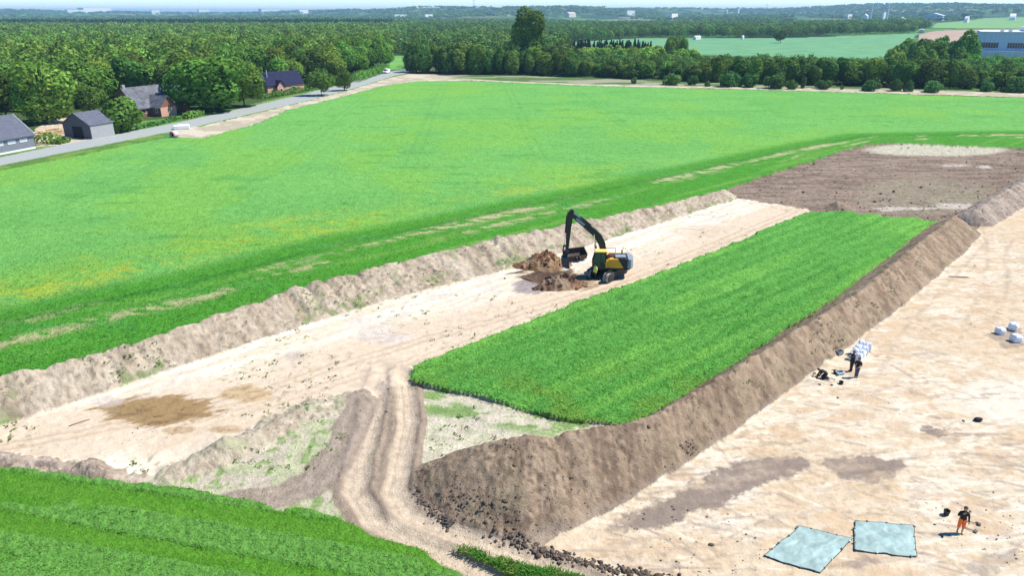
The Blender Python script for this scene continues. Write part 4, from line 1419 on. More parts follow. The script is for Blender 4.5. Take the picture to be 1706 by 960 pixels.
def win(o, c, w, h, normal, pane=None, frame=None):
    """window on a wall: frame proud of the wall, pane in it; normal 'x+','x-','y+','y-'"""
    ax = normal[0]; sg = 1 if normal[1] == '+' else -1
    sz = (lambda t, a, b: (t, a, b)) if ax == 'x' else (lambda t, a, b: (a, t, b))
    d = (sg, 0, 0) if ax == 'x' else (0, sg, 0)
    c = Vector(c); D = Vector(d)
    mb = MB()
    f = .09
    t = Vector((0, 1, 0)) if ax == 'x' else Vector((1, 0, 0))
    for sgn in (-1, 1):
        mb.box(c + t * sgn * (w / 2 - f / 2) + D * .03, sz(.1, f, h))
        mb.box(c + Vector((0, 0, sgn * (h / 2 - f / 2))) + D * .03, sz(.1, w - 2 * f, f))
    wo = mb.build('window', frame or M_white, o)
    MB().box(c + D * .012, sz(.05, w - 2 * f - .004, h - 2 * f - .004)).build('pane', pane or M_glass, wo)
    return wo


def place(u, v):
    x, y = G(u, v)
    return (x, y, gz(x, y))


# long grey barn at the left edge: long wall along the road
rd_dir = math.atan2(G(120, 244)[1] - G(0, 268)[1], G(120, 244)[0] - G(0, 268)[0])
e0 = Vector(G(60, 247)); dv = Vector((math.cos(rd_dir), math.sin(rd_dir))); nv = Vector((dv.y, -dv.x))
Lb, Wb = 17.0, 9.0
c0 = e0 - dv * Lb / 2 - nv * Wb / 2
o, rf = gable_house('barn', (c0.x, c0.y, gz(c0.x, c0.y)), rd_dir, Lb, Wb, 2.9, 6.6, M_greywall, M_slate, 'long grey barn cut off by the left picture edge', 'barn')
for k in range(3):
    win(o, (Lb / 2 - 2.4 - k * 2.6, -Wb / 2, 2.05), 1.6, .7, 'y-', M_palewin)
MB().box((0, -Wb / 2 - .02, .2), (Lb - .1, .1, .35)).build('plinth', M_white, o)
MB().bar((Lb / 2 + .37, -Wb / 2 - .3, 2.75), (Lb / 2 + .37, 0, 6.7), .06, .22).build('verge_board', M_white, rf)

# small barn with the black doorway
gx, gy = G(131, 230)
yaw = math.atan2(.94, .35)
ax = Vector((math.cos(yaw), math.sin(yaw)))
L2, W2 = 6.0, 8.2
c0 = Vector((gx, gy)) + ax * (L2 / 2)
o, rf = gable_house('barn', (c0.x, c0.y, gz(c0.x, c0.y)), yaw, L2, W2, 3.0, 5.4, M_shadewall, M_slate, 'small barn with wide black doorway in its shaded gable', 'barn', .2)
MB().box((-L2 / 2 - .01, -.2, 1.3), (.08, 3.0, 2.6)).build('doorway', M_black, o)
MB().box((0, -W2 / 2 - .03, 1.45), (L2 - .05, .05, 2.9)).build('lit_side_wall', M_palewall, o)  # pale slab paints the sunlit tone onto the barn's right side

# farmhouse with the pink gable towards the road
yawh = math.atan2(.90, .43)
hx_, hy_ = G(258, 193)
bx = Vector((hx_, hy_)) + Vector((-3, 6))
o, rf = gable_house('farmhouse', (bx.x, bx.y, gz(bx.x, bx.y)), yawh, 17, 9.0, 2.7, 7.4, M_brick, M_old, 'old farmhouse with weathered grey roof and pink gable wing', 'house', .5)
mb = MB(); GW, GL, WX = 5.0, 4.0, -4.6
mb.prism([(WX, -.3), (WX + GW, -.3), (WX + GW, 2.6), (WX + GW / 2, 5.3), (WX, 2.6)], -4.5 - GL, -1.5, 'Y')
w_ = mb.build('gable_wing', M_brick, o)
MB().box((WX + GW / 2, -4.5 - GL - .03, 1.2), (GW - .05, .06, 2.4)).build('gable_panel', M_pink, w_)
sg = (5.3 - 2.6) / (GW / 2)
MB().prism([(WX - .4, 2.6 - .4 * sg), (WX + GW / 2, 5.32), (WX + .4 + GW, 2.6 - .4 * sg), (WX + .4 + GW, 2.76 - .4 * sg), (WX + GW / 2, 5.48), (WX - .4, 2.76 - .4 * sg)], -4.5 - GL - .45, -1.2, 'Y').build('wing_roof', M_old, w_)
MB().box((-8.1, 0, 7.6), (.8, .7, 1.4), bevel=.04).build('chimney', M_palewall, rf)
MB().tube([(-5.2, -3.0, 4.2), (-5.2, -3.0, 6.6)], .12, 8).build('flue', M_steel, rf)
win(o, (3.4, -4.5, 1.5), 1.3, 1.2, 'y-'); win(o, (-6.6, -4.5, 1.5), 1.2, 1.2, 'y-'); win(o, (7.0, -4.5, 1.5), 1.2, 1.2, 'y-')
win(o, (WX, -7.0, 1.5), .9, 1.1, 'x-')

# brick house with the navy roof
hx_, hy_ = G(462, 155)
yaw2 = math.radians(52)
o, rf = gable_house('brick_house', (hx_, hy_ + 3, gz(hx_, hy_)), yaw2, 15, 8, 3.2, 7.0, M_pink, M_navy, 'pink brick house with dark navy tiled roof behind a tall hedge', 'house', .4)
mb = MB(); mb.prism([(-4.6, -.3), (-1.6, -.3), (-1.6, 2.6), (-3.1, 4.4), (-4.6, 2.6)], -5.6, -1.5, 'Y')
w_ = mb.build('gable_wing', M_pink, o)
MB().prism([(-4.95, 2.3), (-3.1, 4.45), (-1.25, 2.3), (-1.25, 2.46), (-3.1, 4.62), (-4.95, 2.46)], -5.95, -1.2, 'Y').build('wing_roof', M_navy, w_)
MB().tube([(-5.6, -1.6, 4.5), (-5.6, -1.6, 8.0)], .22, 8).build('flue', M_steel, rf)
win(o, (-3.1, -5.6, 1.4), .9, 1.0, 'y-'); win(o, (3.0, -4, 1.6), 1.4, 1.0, 'y-')

# heap of sawn timber in the yard
M_timber = plain("sawn timber", (0.50, 0.36, 0.20), .85, vary=.25, scale=2)
yx, yy_ = G(84, 222)
mb = MB(); rr = random.Random(4)
for k in range(34):
    a = rr.uniform(-.4, .4) + .6; px, py = rr.gauss(0, 2.2), rr.gauss(0, 1.6); zz = max(.15, 1.1 - .35 * math.hypot(px / 1.3, py)) * rr.uniform(.4, 1)
    l = rr.uniform(.9, 1.8)
    mb.tube([(px - math.cos(a) * l, py - math.sin(a) * l, zz), (px + math.cos(a) * l, py + math.sin(a) * l, zz + rr.uniform(-.1, .1))], rr.uniform(.12, .2), 6)
t_ = mb.build('timber_pile', M_timber)
t_.location = (yx, yy_, gz(yx, yy_))
tag(t_, 'heap of tan logs in the sandy farmyard between the barns', 'log pile')

# factory on the right
M_blue = plain("blue grey cladding", (0.50, 0.60, 0.72), .6, vary=.08, scale=.4, streak=(3, 3, .2))
M_lite = plain("pale cladding", (0.66, 0.64, 0.70), .6, vary=.08, scale=.4, streak=(3, 3, .2))
M_paleroof = plain("pale flat roof", (0.62, 0.66, 0.70), .6, vary=.1, scale=.1)
fx, fy = G(1622, 112)
s = depth_scale(fy)
o = empty('factory', (fx, fy, 0), math.radians(-29), 'large blue grey factory with two dark window bands at the right edge', 'factory')
FW, FD, FH = 70.0, 40.0, 17.0
MB().box((FW / 2, FD / 2, FH / 2), (FW, FD, FH), bevel=.1).build('wall', M_blue, o)
rf = MB().box((FW / 2, FD / 2, FH + .25), (FW + .6, FD + .6, .5)).build('roof', M_paleroof, o)
MB().box((FW * .62, FD * .55, FH + 1.6), (FW * .7, FD * .6, 2.2), bevel=.2).build('roof_house', M_paleroof, rf)
for vx in (9, 12.5):
    MB().box((vx, 4, FH + 1.3), (1.6, 1.6, 1.6), bevel=.1).build('roof_vent', M_steel, rf)
MB().box((13.4, -2.5, 4.2), (24, 5, 8.4)).build('loading_hall', M_lite, o)
for x0, x1 in ((.6, 8.6), (12.2, 23.2)):
    w_ = MB()
    for xa in (x0, x1): w_.box((xa, -.06, 11.0), (.3, .2, 2.9))
    for za in (9.6, 12.4): w_.box(((x0 + x1) / 2, -.06, za), (x1 - x0, .2, .25))
    n_ = int((x1 - x0) / 1.1)
    for q in range(1, n_): w_.box((x0 + (x1 - x0) * q / n_, -.05, 11.0), (.1, .16, 2.5))
    wo = w_.build('window_band', M_blue, o)
    MB().box(((x0 + x1) / 2, .0, 11.0), (x1 - x0 - .3, .1, 2.5)).build('pane', M_glass, wo)
MB().box((25.8, -1.2, 4.5), (1.4, 1.4, 9.0)).build('white_tower', M_white, o)

# far sheds, warehouses, silos: each a thing with walls and roof
def on_land(u, v):
    """first spot of the rolling land seen at that height of the horizon strip"""
    yy = np.geomspace(500, 9000, 900)
    xx = (u - 853) / FPX * (yy * cT + H * sT)
    zz = terrain(xx, yy, False)[0]
    dz_ = zz - H
    vv_ = 480 - FPX * (yy * sT + dz_ * cT) / (yy * cT - dz_ * sT)
    ok = np.nonzero(vv_ <= v)[0]
    i = ok[0] if len(ok) else int(vv_.argmin())
    return xx[i], yy[i]


def shed(u, v, wpx, hpx, rgb_wall, rgb_roof, label, deep=.6, kind='gable', name='warehouse'):
    x, y = on_land(u, v); s = depth_scale(y)
    z = gz(x, y)
    w = wpx * s; h = hpx * s + (7 if y > 1500 else 0)
    o = empty(name, (x, y, z), math.radians(58) + random.uniform(-.2, .2), label, 'warehouse')
    w *= 1.15; deep *= .55
    mw = plain(label[:20] + ' wall', rgb_wall, .7, vary=.06); mr_ = plain(label[:20] + ' roof', rgb_roof, .6, vary=.06)
    d = w * deep
    if kind == 'gable':
        MB().box((0, 0, h * .33), (w, d, h * .66 + .6)).build('wall', mw, o)
        MB().prism([(-d * .53, h * .66), (0, h), (d * .53, h * .66)], -w * .51, w * .51, 'X').build('roof', mr_, o)
    elif kind == 'dome':
        pts = [(-w / 2, -.5)] + [(w / 2 * math.cos(a), h * math.sin(a)) for a in np.linspace(math.pi, 0, 15)] + [(w / 2, -.5)]
        MB().prism(pts, -d / 2, d / 2, 'Y').build('roof', mr_, o)
    else:
        MB().box((0, 0, h * .47), (w, d, h * .94)).build('wall', mw, o)
        MB().box((0, 0, h * .97), (w * 1.01, d * 1.01, h * .06)).build('roof', mr_, o)
    return o


wht = (0.75, 0.75, 0.73); gry = (0.40, 0.42, 0.46); drk = (0.05, 0.055, 0.075)
SHEDS = [(1118, 33, 36, 7, wht, wht, 'long white warehouse above the woods near the middle', 'flat'),
         (1048, 25, 20, 5, wht, wht, 'white warehouse on the skyline right of the tallest tree', 'flat'),
         (1555, 34, 84, 8, (0.45, 0.5, 0.58), (0.55, 0.6, 0.66), 'very long pale blue hall right of the two chimneys', 'gable'),
         (1605, 33, 32, 7, drk, gry, 'dark hall with grey roof beside the very long pale hall', 'flat'),
         (1685, 33, 26, 6, wht, wht, 'white dome shaped hall on the pale green slope', 'dome'),
         (1609, 37, 16, 5, wht, wht, 'small white tent roof before the dark hall', 'dome'),
         (1534, 54, 26, 6, (0.6, 0.58, 0.55), wht, 'low white roofed shed before the pink brown field', 'gable'),
         (1493, 53, 18, 6, (0.6, 0.58, 0.55), wht, 'white roofed shed left of the pink brown field', 'gable'),
         (1458, 52, 20, 5, (0.5, 0.5, 0.5), wht, 'pale shed among trees below the chimneys', 'gable'),
         (1412, 32, 18, 5, wht, wht, 'white building left of the two chimneys', 'flat'),
         (1470, 35, 10, 10, wht, wht, 'tall white silo block between the two chimneys', 'flat'),
         (1440, 33, 26, 6, (0.6, 0.62, 0.64), wht, 'white roofed plant at the foot of the left chimney', 'gable'),
         (1500, 40, 44, 6, (0.55, 0.57, 0.62), (0.62, 0.64, 0.68), 'grey roofed plant right of the right chimney', 'gable'),
         (1161, 65.5, 17, 6, (0.65, 0.68, 0.70), wht, 'small white shed at the back edge of the blue green field', 'gable'),
         (1237, 65, 9, 6, (0.6, 0.6, 0.6), wht, 'small pale hut by the trees behind the blue green field', 'gable'),
         (160, 21, 44, 6, wht, wht, 'wide white warehouse far off on the left skyline', 'flat'),
         (128, 22, 26, 4, wht, wht, 'low white warehouse left of the wide one on the left skyline', 'flat'),
         (450, 21.5, 30, 5, wht, wht, 'far white hall on the skyline above the middle of the forest', 'flat'),
         (505, 22, 20, 4, wht, gry, 'far grey white hall next along the forest skyline', 'flat'),
         (666, 31, 22, 4, wht, wht, 'white low hall behind the woods left of the tallest tree', 'flat'),
         (712, 31, 22, 4, (0.7, 0.7, 0.7), wht, 'pale low hall nearest left of the tallest tree', 'flat'),
         (340, 22, 16, 5, wht, wht, 'small white block far left of the forest skyline middle', 'flat'),
         (260, 23, 12, 5, wht, gry, 'small white tower block on the left skyline', 'flat'),
         (950, 28, 26, 5, (0.62, 0.55, 0.48), (0.5, 0.4, 0.35), 'far village roofs right of the tallest tree', 'gable'),
         (1210, 27, 4, 9, wht, wht, 'slim white tower, left of two on the middle skyline', 'flat'),
         (1229, 27, 4, 9, wht, wht, 'slim white tower, right of two on the middle skyline', 'flat')]
for u, v, w, h, cw_, cr_, lab, kd in SHEDS:
    shed(u, v, w, h, cw_, cr_, lab, .5, kd)
for u, vb, vt, lab in ((1448, 40, 9, 'left of the two tall pale factory chimneys'), (1475, 41, 9, 'right of the two tall pale factory chimneys')):
    x, y = G(u, vb); s = depth_scale(y)
    hc_ = (vb - vt) * s
    o = empty('factory_chimney', (x, y, gz(x, y) - 1), 0, lab, 'chimney', 'two factory chimneys')
    MB().tube([(0, 0, 0), (0, 0, hc_ * .5), (0, 0, hc_)], [3.0, 2.5, 2.1], 12).build('shaft', M_lite, o)
    MB().tube([(0, 0, hc_ * .93), (0, 0, hc_ * .96)], [2.5, 2.5], 12).build('ring', M_white, o)

# power pylons on the skyline
M_pyl = plain("galvanised lattice", (0.30, 0.32, 0.35), .5, metal=.3)
for u, vb, vt, lab in ((790, 30, 12, 'faint lattice pylon on the skyline left of the tallest tree'), (1275, 32, 11, 'faint lattice pylon on the skyline above the lone field tree')):
    x, y = G(u, vb); s = depth_scale(y); hp = (vb - vt) * s
    o = empty('power_pylon', (x, y, gz(x, y)), .4, lab, 'pylon', 'power pylons on the skyline')
    mb = MB(); k = .09
    for sx in (-1, 1):
        for sy in (-1, 1):
            mb.bar((sx * hp * k, sy * hp * k, 0), (sx * .5, sy * .5, hp), .35)
    for q in range(5):
        z0, z1 = hp * q / 5, hp * (q + 1) / 5
        w0, w1 = hp * k * (1 - q / 5) + .5 * q / 5, hp * k * (1 - (q + 1) / 5) + .5
        mb.bar((-w0, -w0, z0), (w1, -w1, z1), .22); mb.bar((w0, w0, z0), (-w1, w1, z1), .22)
    mb.build('tower', M_pyl, o)
    mb = MB()
    for zc, lc in ((.72, .22), (.88, .15)):
        mb.bar((-hp * lc, 0, hp * zc), (hp * lc, 0, hp * zc), .45, .6)
    mb.build('cross_arm', M_pyl, o)
# ------------------------------------------------------------------ spoil heaps in front of the excavator
def heap(name, u, v, rx, ry, h, rot, seed, cols, label):
    cx, cy = G(u, v)
    nr, na = 46, 110
    R = np.linspace(0, 1.12, nr); A = np.linspace(0, 2 * np.pi, na, endpoint=False)
    RR, AA_ = np.meshgrid(R, A, indexing='ij')
    k = 1 + .28 * (vn(np.cos(AA_) * 1.6 + 5, np.sin(AA_) * 1.6 + seed, seed) - .5) * 2
    lx = RR * np.cos(AA_) * rx * k; ly = RR * np.sin(AA_) * ry * k
    x = cx + lx * math.cos(rot) - ly * math.sin(rot); y = cy + lx * math.sin(rot) + ly * math.cos(rot)
    g = terrain(x.ravel(), y.ravel(), False)[0].reshape(x.shape)
    prof = np.clip(1.03 - np.sqrt(RR ** 2 + .01), -.06, 1)
    rough = fbm(x * 1.6, y * 1.6, seed + 3, 4, .65) - .5
    lump = vn(x * .9, y * .9, seed + 4)
    z = g + h * prof * (.72 + .5 * lump) + np.clip(prof * 6, 0, 1) * rough * .55 - .03
    idx_ = np.arange(nr * na).reshape(nr, na)
    F = np.stack([idx_[:-1], np.roll(idx_[:-1], -1, 1), np.roll(idx_[1:], -1, 1), idx_[1:]], -1).reshape(-1, 4)
    c = np.empty(x.shape + (3,)); c[:] = cols[0]
    w = sstep(.5, .66, fbm(x * 1.3, y * 1.3, seed + 7, 3))[..., None]
    c = c * (1 - w) + np.array(cols[1]) * w
    w = (1 - sstep(.34, .46, fbm(x * 1.1 + 4, y * 1.1, seed + 8, 3)))[..., None]
    c = c * (1 - w) + np.array(cols[2]) * w
    V = np.stack([x, y, z], -1).reshape(-1, 3)
    me = np_mesh(name, V - np.array([cx, cy, 0]), F, c.reshape(-1, 3), smooth=True)
    o = tag(link(name, me, M_soil), label, 'soil heap')
    o.location = (cx, cy, 0)
    r = np.random.default_rng(seed)
    pick = r.choice(len(V), 190)
    pts = V[pick] - np.array([cx, cy, 0])
    cl = clods('clods', M_soil, None, pts, .075, c.reshape(-1, 3)[pick] * .9, seed + 9, 'stuff', None)
    cl.parent = o
    return o


RUST = [(0.215, 0.115, 0.060), (0.40, 0.26, 0.15), (0.085, 0.050, 0.033)]
heap('spoil_heap', 909, 444, 3.3, 1.35, 1.9, .12, 501, RUST, 'rusty brown soil heap behind the pit, left of the excavator bucket')
heap('spoil_heap', 934, 478, 2.8, 1.25, 1.5, .3, 502, [(0.20, 0.115, 0.068), (0.33, 0.23, 0.155), (0.085, 0.052, 0.036)], 'reddish soil heap on the near side of the pit before the excavator tracks')

# ------------------------------------------------------------------ excavator
M_yel = plain("machine yellow", (0.66, 0.34, 0.025), .45, vary=.1, scale=2)
M_yel2 = plain("pale yellow cab roof", (0.72, 0.52, 0.12), .45, vary=.06, scale=2)
M_char = plain("charcoal paint", (0.022, 0.022, 0.025), .5, vary=.25, scale=3)
M_cw = plain("grey counterweight", (0.24, 0.26, 0.30), .5, vary=.12, scale=2)
M_track = plain("track steel", (0.055, 0.05, 0.047), .75, vary=.35, scale=4)
M_worn = plain("worn track shoe", (0.36, 0.33, 0.30), .6, vary=.2, scale=5)
M_chrome = plain("piston rod", (0.7, 0.7, 0.7), .2, metal=1.0, vary=.05)
M_rail = plain("orange handrail", (0.50, 0.12, 0.04), .5)
M_rust = plain("rusty steel", (0.085, 0.055, 0.04), .8, vary=.35, scale=5)
M_glassg = plain("green tinted cab glass", (0.045, 0.085, 0.06), .15, vary=.3, scale=3, spec=.6)

ex, ey = G(1011, 459)
ez = gz(ex, ey)
EX = empty('excavator', (ex, ey, ez), math.radians(178), 'yellow and black crawler excavator with raised black boom on the pale sand strip', 'excavator')
trk_rot = math.radians(232 - 180)       # tracks stand along the sand strip, upper body slewed to the left
tr_q = Matrix.Rotation(trk_rot - math.radians(178) + math.radians(0), 3, 'Z')


def trk_pt(x, y, z):
    return tr_q @ Vector((x, y, z))


for sy in (-1, 1):
    mb = MB()
    L, hh = 4.2, .88
    r = hh / 2
    prof = []
    for a in np.linspace(math.pi / 2, 3 * math.pi / 2, 10): prof.append((-L / 2 + r + r * math.cos(a), r + r * math.sin(a)))
    for a in np.linspace(-math.pi / 2, math.pi / 2, 10): prof.append((L / 2 - r + r * math.cos(a), r + r * math.sin(a)))
    mb.prism(prof, sy * 1.05 - .3, sy * 1.05 + .3, 'Y')
    # grousers
    n = len(prof)
    per = []
    for i in range(n):
        a = Vector((prof[i][0], 0, prof[i][1])); b = Vector((prof[(i + 1) % n][0], 0, prof[(i + 1) % n][1]))
        m = max(1, int((b - a).length / .17))
        for k in range(m): per.append((a.lerp(b, k / m), (b - a).normalized()))
    for p, d in per:
        q = d.to_track_quat('X', 'Y').to_matrix()
        mb.box((p.x, sy * 1.05, p.z), (.05, .6, .09), q)
    o = mb.build('track', M_track, EX)
    o.matrix_local = tr_q.to_4x4()
    mb = MB()
    for k in range(5):
        mb.tube([(-1.2 + .6 * k, sy * 1.05 - .33, .26), (-1.2 + .6 * k, sy * 1.05 + .33, .26)], .16, 10)
    for xx_ in (-L / 2 + r, L / 2 - r):
        mb.tube([(xx_, sy * 1.05 - .34, r), (xx_, sy * 1.05 + .34, r)], .30, 14)
    mb.build('rollers', M_char, o)
    # worn pale shoes over the front idler
    mb = MB()
    for a in np.linspace(-.9, 1.75, 8):
        p = Vector((-L / 2 + r - (r + .03) * math.cos(a), sy * 1.05, r + (r + .03) * math.sin(a)))
        mb.box(p, (.05, .56, .15), Matrix.Rotation(a, 3, 'Y'))
    mb.build('worn_shoes', M_worn, o)
mb = MB(); mb.box((0, 0, .62), (1.9, 1.6, .42), bevel=.05)
mb.tube([(0, 0, .8), (0, 0, 1.06)], .72, 20)
o = mb.build('undercarriage', M_char, EX); o.matrix_local = tr_q.to_4x4()
MB().box((-.35, 0, 1.16), (3.7, 2.5, .2), bevel=.04).build('turntable_deck', M_char, EX)
# left side bodywork: yellow door panel with slanted black rear part
MB().prism([(.55, 1.27), (.50, 1.75), (-.15, 2.18), (-.95, 2.22), (-1.55, 1.27)], .55, 1.25, 'Y').build('side_panel', M_yel, EX)
MB().prism([(-.97, 2.23), (-1.57, 1.27), (-2.05, 1.27), (-2.05, 2.20)], .50, 1.22, 'Y').build('rear_door', M_char, EX)
MB().box((-.55, -.85, 1.72), (3.0, .78, .92), bevel=.06).build('side_panel', M_yel, EX)
mb = MB(); mb.box((-1.1, -.1, 1.78), (1.9, 1.15, 1.0), bevel=.05)
hood = mb.build('engine_hood', M_char, EX)
MB().box((-1.25, .55, 2.34), (1.1, .9, .14), bevel=.03).build('hood_lid', M_cw, hood)
MB().tube([(-1.5, -.35, 2.2), (-1.5, -.35, 2.75)], .075, 10).build('exhaust_pipe', M_char, EX)
pts = [(-1.95, -1.25), (-2.35, -1.15), (-2.62, -.6), (-2.70, 0), (-2.62, .6), (-2.35, 1.15), (-1.95, 1.25)]
mb = MB()
A = [mb.bm.verts.new((p[0], p[1], 1.12)) for p in pts]; B = [mb.bm.verts.new((p[0] * .99, p[1] * .99, 2.2)) for p in pts]
mb.bm.faces.new(A[::-1]); mb.bm.faces.new(B)
for i in range(len(pts)):
    mb.bm.faces.new((A[i], A[(i + 1) % len(pts)], B[(i + 1) % len(pts)], B[i]))
bmesh.ops.bevel(mb.bm, geom=mb.bm.edges[:], offset=.06, segments=2, affect='EDGES', profile=.5)
mb.build('counterweight', M_cw, EX)
# cab: frame of posts, roof, glass
CB = MB()
x0, x1, y0, y1, z0, z1 = .28, 1.52, .30, 1.24, 1.22, 2.92
outl = [(x0, z0), (x1 + .08, z0), (x1 + .12, 1.9), (x1 - .16, z1), (x0 + .05, z1)]
for yy0 in (y0, y1 - .07):
    for a, b in ((0, 4), (1, 2), (2, 3), (0, 1), (3, 4)):
        p = Vector((outl[a][0], yy0 + .035, outl[a][1])); q_ = Vector((outl[b][0], yy0 + .035, outl[b][1]))
        CB.bar(p, q_, .08, .08)
    CB.bar((x0 + .58, yy0 + .035, z0), (x0 + .55, yy0 + .035, z1), .07, .07)
for a in range(5):
    CB.bar((outl[a][0], y0 + .03, outl[a][1]), (outl[a][0], y1 - .03, outl[a][1]), .07, .07)
cab = CB.build('cab', M_char, EX)
MB().prism([(x0 + .03, z0 + .05), (x1 + .05, z0 + .05), (x1 + .09, 1.9), (x1 - .19, z1 - .05), (x0 + .07, z1 - .05)], y0 + .04, y1 - .045, 'Y').build('cab_glass', M_glassg, cab)
MB().prism([(x0 + .04, z0), (x0 + .55, z0), (x0 + .54, 1.75), (x0 + .06, 1.75)], y1 - .05, y1 + .012, 'Y').build('door_panel', M_char, cab)
MB().box(((x0 + x1) / 2 - .05, (y0 + y1) / 2, z1 + .07), (x1 - x0 + .04, y1 - y0 + .04, .13), bevel=.05).build('cab_roof', M_yel2, cab)
mb = MB()
for p, q_ in (((.1, 1.18, 2.2), (.1, 1.18, 2.75)), ((-.5, 1.18, 2.2), (-.5, 1.18, 2.7)), ((-.5, 1.18, 2.7), (.1, 1.18, 2.75)), ((.1, -1.1, 2.2), (.1, -1.1, 2.7)), ((-.9, -1.1, 2.2), (-.9, -1.1, 2.7)), ((-.9, -1.1, 2.7), (.1, -1.1, 2.7))):
    mb.tube([p, q_], .03, 6)
mb.build('handrail', M_rail, EX)
for sy in (.45, 1.05):
    MB().box((1.35, sy, 3.06), (.08, .16, .1)).build('work_lamp', M_white, EX)


def plate_beam(path, widths, y, th):
    """a boxed boom: centre line in x-z, full depth per point, thickness th in y"""
    n = len(path); up = []; dn = []
    for i in range(n):
        a = Vector(path[max(i - 1, 0)]); b = Vector(path[min(i + 1, n - 1)])
        d = (b - a).normalized(); nn = Vector((-d.y, d.x))
        p = Vector(path[i])
        up.append(p + nn * widths[i] / 2); dn.append(p - nn * widths[i] / 2)
    return [(p.x, p.y) for p in up] + [(p.x, p.y) for p in dn[::-1]]


BY = -.12
boom_path = [(.35, 1.55), (.45, 2.5), (.68, 3.5), (1.05, 4.2), (1.6, 4.78), (2.8, 5.75), (4.05, 6.72)]
boom = MB().prism(plate_beam(boom_path, [.45, .62, .72, .74, .66, .54, .36], BY, .4), BY - .21, BY + .21, 'Y').build('boom', M_char, EX)
MB().box((3.0, BY + .225, 5.88), (1.1, .012, .26), Matrix.Rotation(-.67, 3, 'Y')).build('side_plate', M_cw, boom)
stick_path = [(3.82, 7.12), (4.06, 6.70), (4.20, 5.2), (4.30, 2.8)]
stick = MB().prism(plate_beam(stick_path, [.30, .66, .52, .30], BY, .3), BY - .16, BY + .16, 'Y').build('stick', M_char, EX)


def cyl(a, b, r, parent, f=.58):
    a = Vector(a); b = Vector(b)
    o = MB().tube([a, a.lerp(b, f)], r, 10).build('hydraulic_cylinder', M_char, parent)
    MB().tube([a.lerp(b, f), b], r * .55, 8).build('piston_rod', M_chrome, o)


cyl((1.05, BY - .36, 1.5), (1.55, BY - .34, 4.6), .11, EX)
cyl((1.05, BY + .36, 1.5), (1.55, BY + .34, 4.6), .11, EX)
cyl((1.9, BY, 5.5), (3.78, BY, 7.02), .09, boom)
cyl((4.42, BY, 6.5), (4.62, BY, 3.3), .075, stick)
mb = MB()
for s_ in (-.15, .15):
    mb.bar((4.30, BY + s_, 3.0), (4.64, BY + s_, 3.3), .06, .12)
    mb.bar((4.64, BY + s_, 3.3), (4.72, BY + s_, 2.65), .06, .12)
mb.box((4.45, BY, 2.47), (.62, .5, .34), bevel=.04)
mb.tube([(4.45, BY, 2.31), (4.45, BY, 2.05)], .26, 14)
mb.build('quick_coupler', M_char, stick)


def bucket_mesh(wd):
    mb = MB()
    out = [(-.36, .0), (.36, .0), (.44, -.25), (.40, -.7), (.22, -1.02), (-.12, -1.18), (-.42, -1.22)]
    inn = [(-.30, -.06), (.31, -.06), (.38, -.27), (.34, -.67), (.18, -.96), (-.12, -1.10), (-.42, -1.16)]
    for i in range(len(out) - 1):
        mb.prism([out[i], out[i + 1], inn[i + 1], inn[i]], -wd / 2, wd / 2, 'Y')
    for s_ in (-1, 1):
        mb.prism(out, s_ * wd / 2 - .025 + .002, s_ * wd / 2 + .025 + .002, 'Y')
    return mb


o = bucket_mesh(1.15).build('bucket', plain('worn bucket steel', (0.085, 0.082, 0.085), .6, vary=.3), stick)
o.location = (4.45, BY, 2.05)
mb = MB()
for k in range(5):
    mb.prism([(-.40, -1.24), (-.40, -1.17), (-.62, -1.22)], -.5 + .25 * k - .04, -.5 + .25 * k + .04, 'Y')
mb.build('teeth', M_worn, o)
# spare wide bucket lying on the sand behind
bx_, by_ = G(962, 436)
SB = empty('excavator_bucket', (bx_, by_, gz(bx_, by_)), math.radians(200), 'spare wide brown digging bucket lying on the sand behind the excavator arm', 'bucket')
o = bucket_mesh(2.3).build('bucket_shell', M_rust, SB)
o.rotation_euler = (0, math.radians(118), math.radians(90)); o.location = (0, 0, .48)
mb = MB()
for s_ in (-.2, .2):
    mb.prism([(-.3, 0), (.3, 0), (.2, .3), (-.2, .3)], s_ - .03, s_ + .03, 'Y')
mb.build('hitch_plates', M_char, o)

# ------------------------------------------------------------------ people
M_skin = plain("skin", (0.46, 0.27, 0.19), .6, vary=.05)
M_blackc = plain("black cloth", (0.022, 0.020, 0.021), .9, vary=.2, scale=12)
M_greyc = plain("dark grey cloth", (0.10, 0.10, 0.11), .9, vary=.2, scale=12)
M_orangec = plain("orange work cloth", (0.80, 0.165, 0.03), .8, vary=.1, scale=10)
M_jeans = plain("blue denim", (0.075, 0.085, 0.17), .9, vary=.2, scale=12)
M_vest = plain("high visibility yellow", (0.72, 0.84, 0.16), .7, vary=.06, scale=10)
M_boot = plain("tan leather boots", (0.46, 0.30, 0.10), .7, vary=.15, scale=12)
M_hairb = plain("brown hair", (0.07, 0.045, 0.03), .9, vary=.25, scale=25)
M_eye = plain("eye", (0.02, 0.02, 0.02), .3)


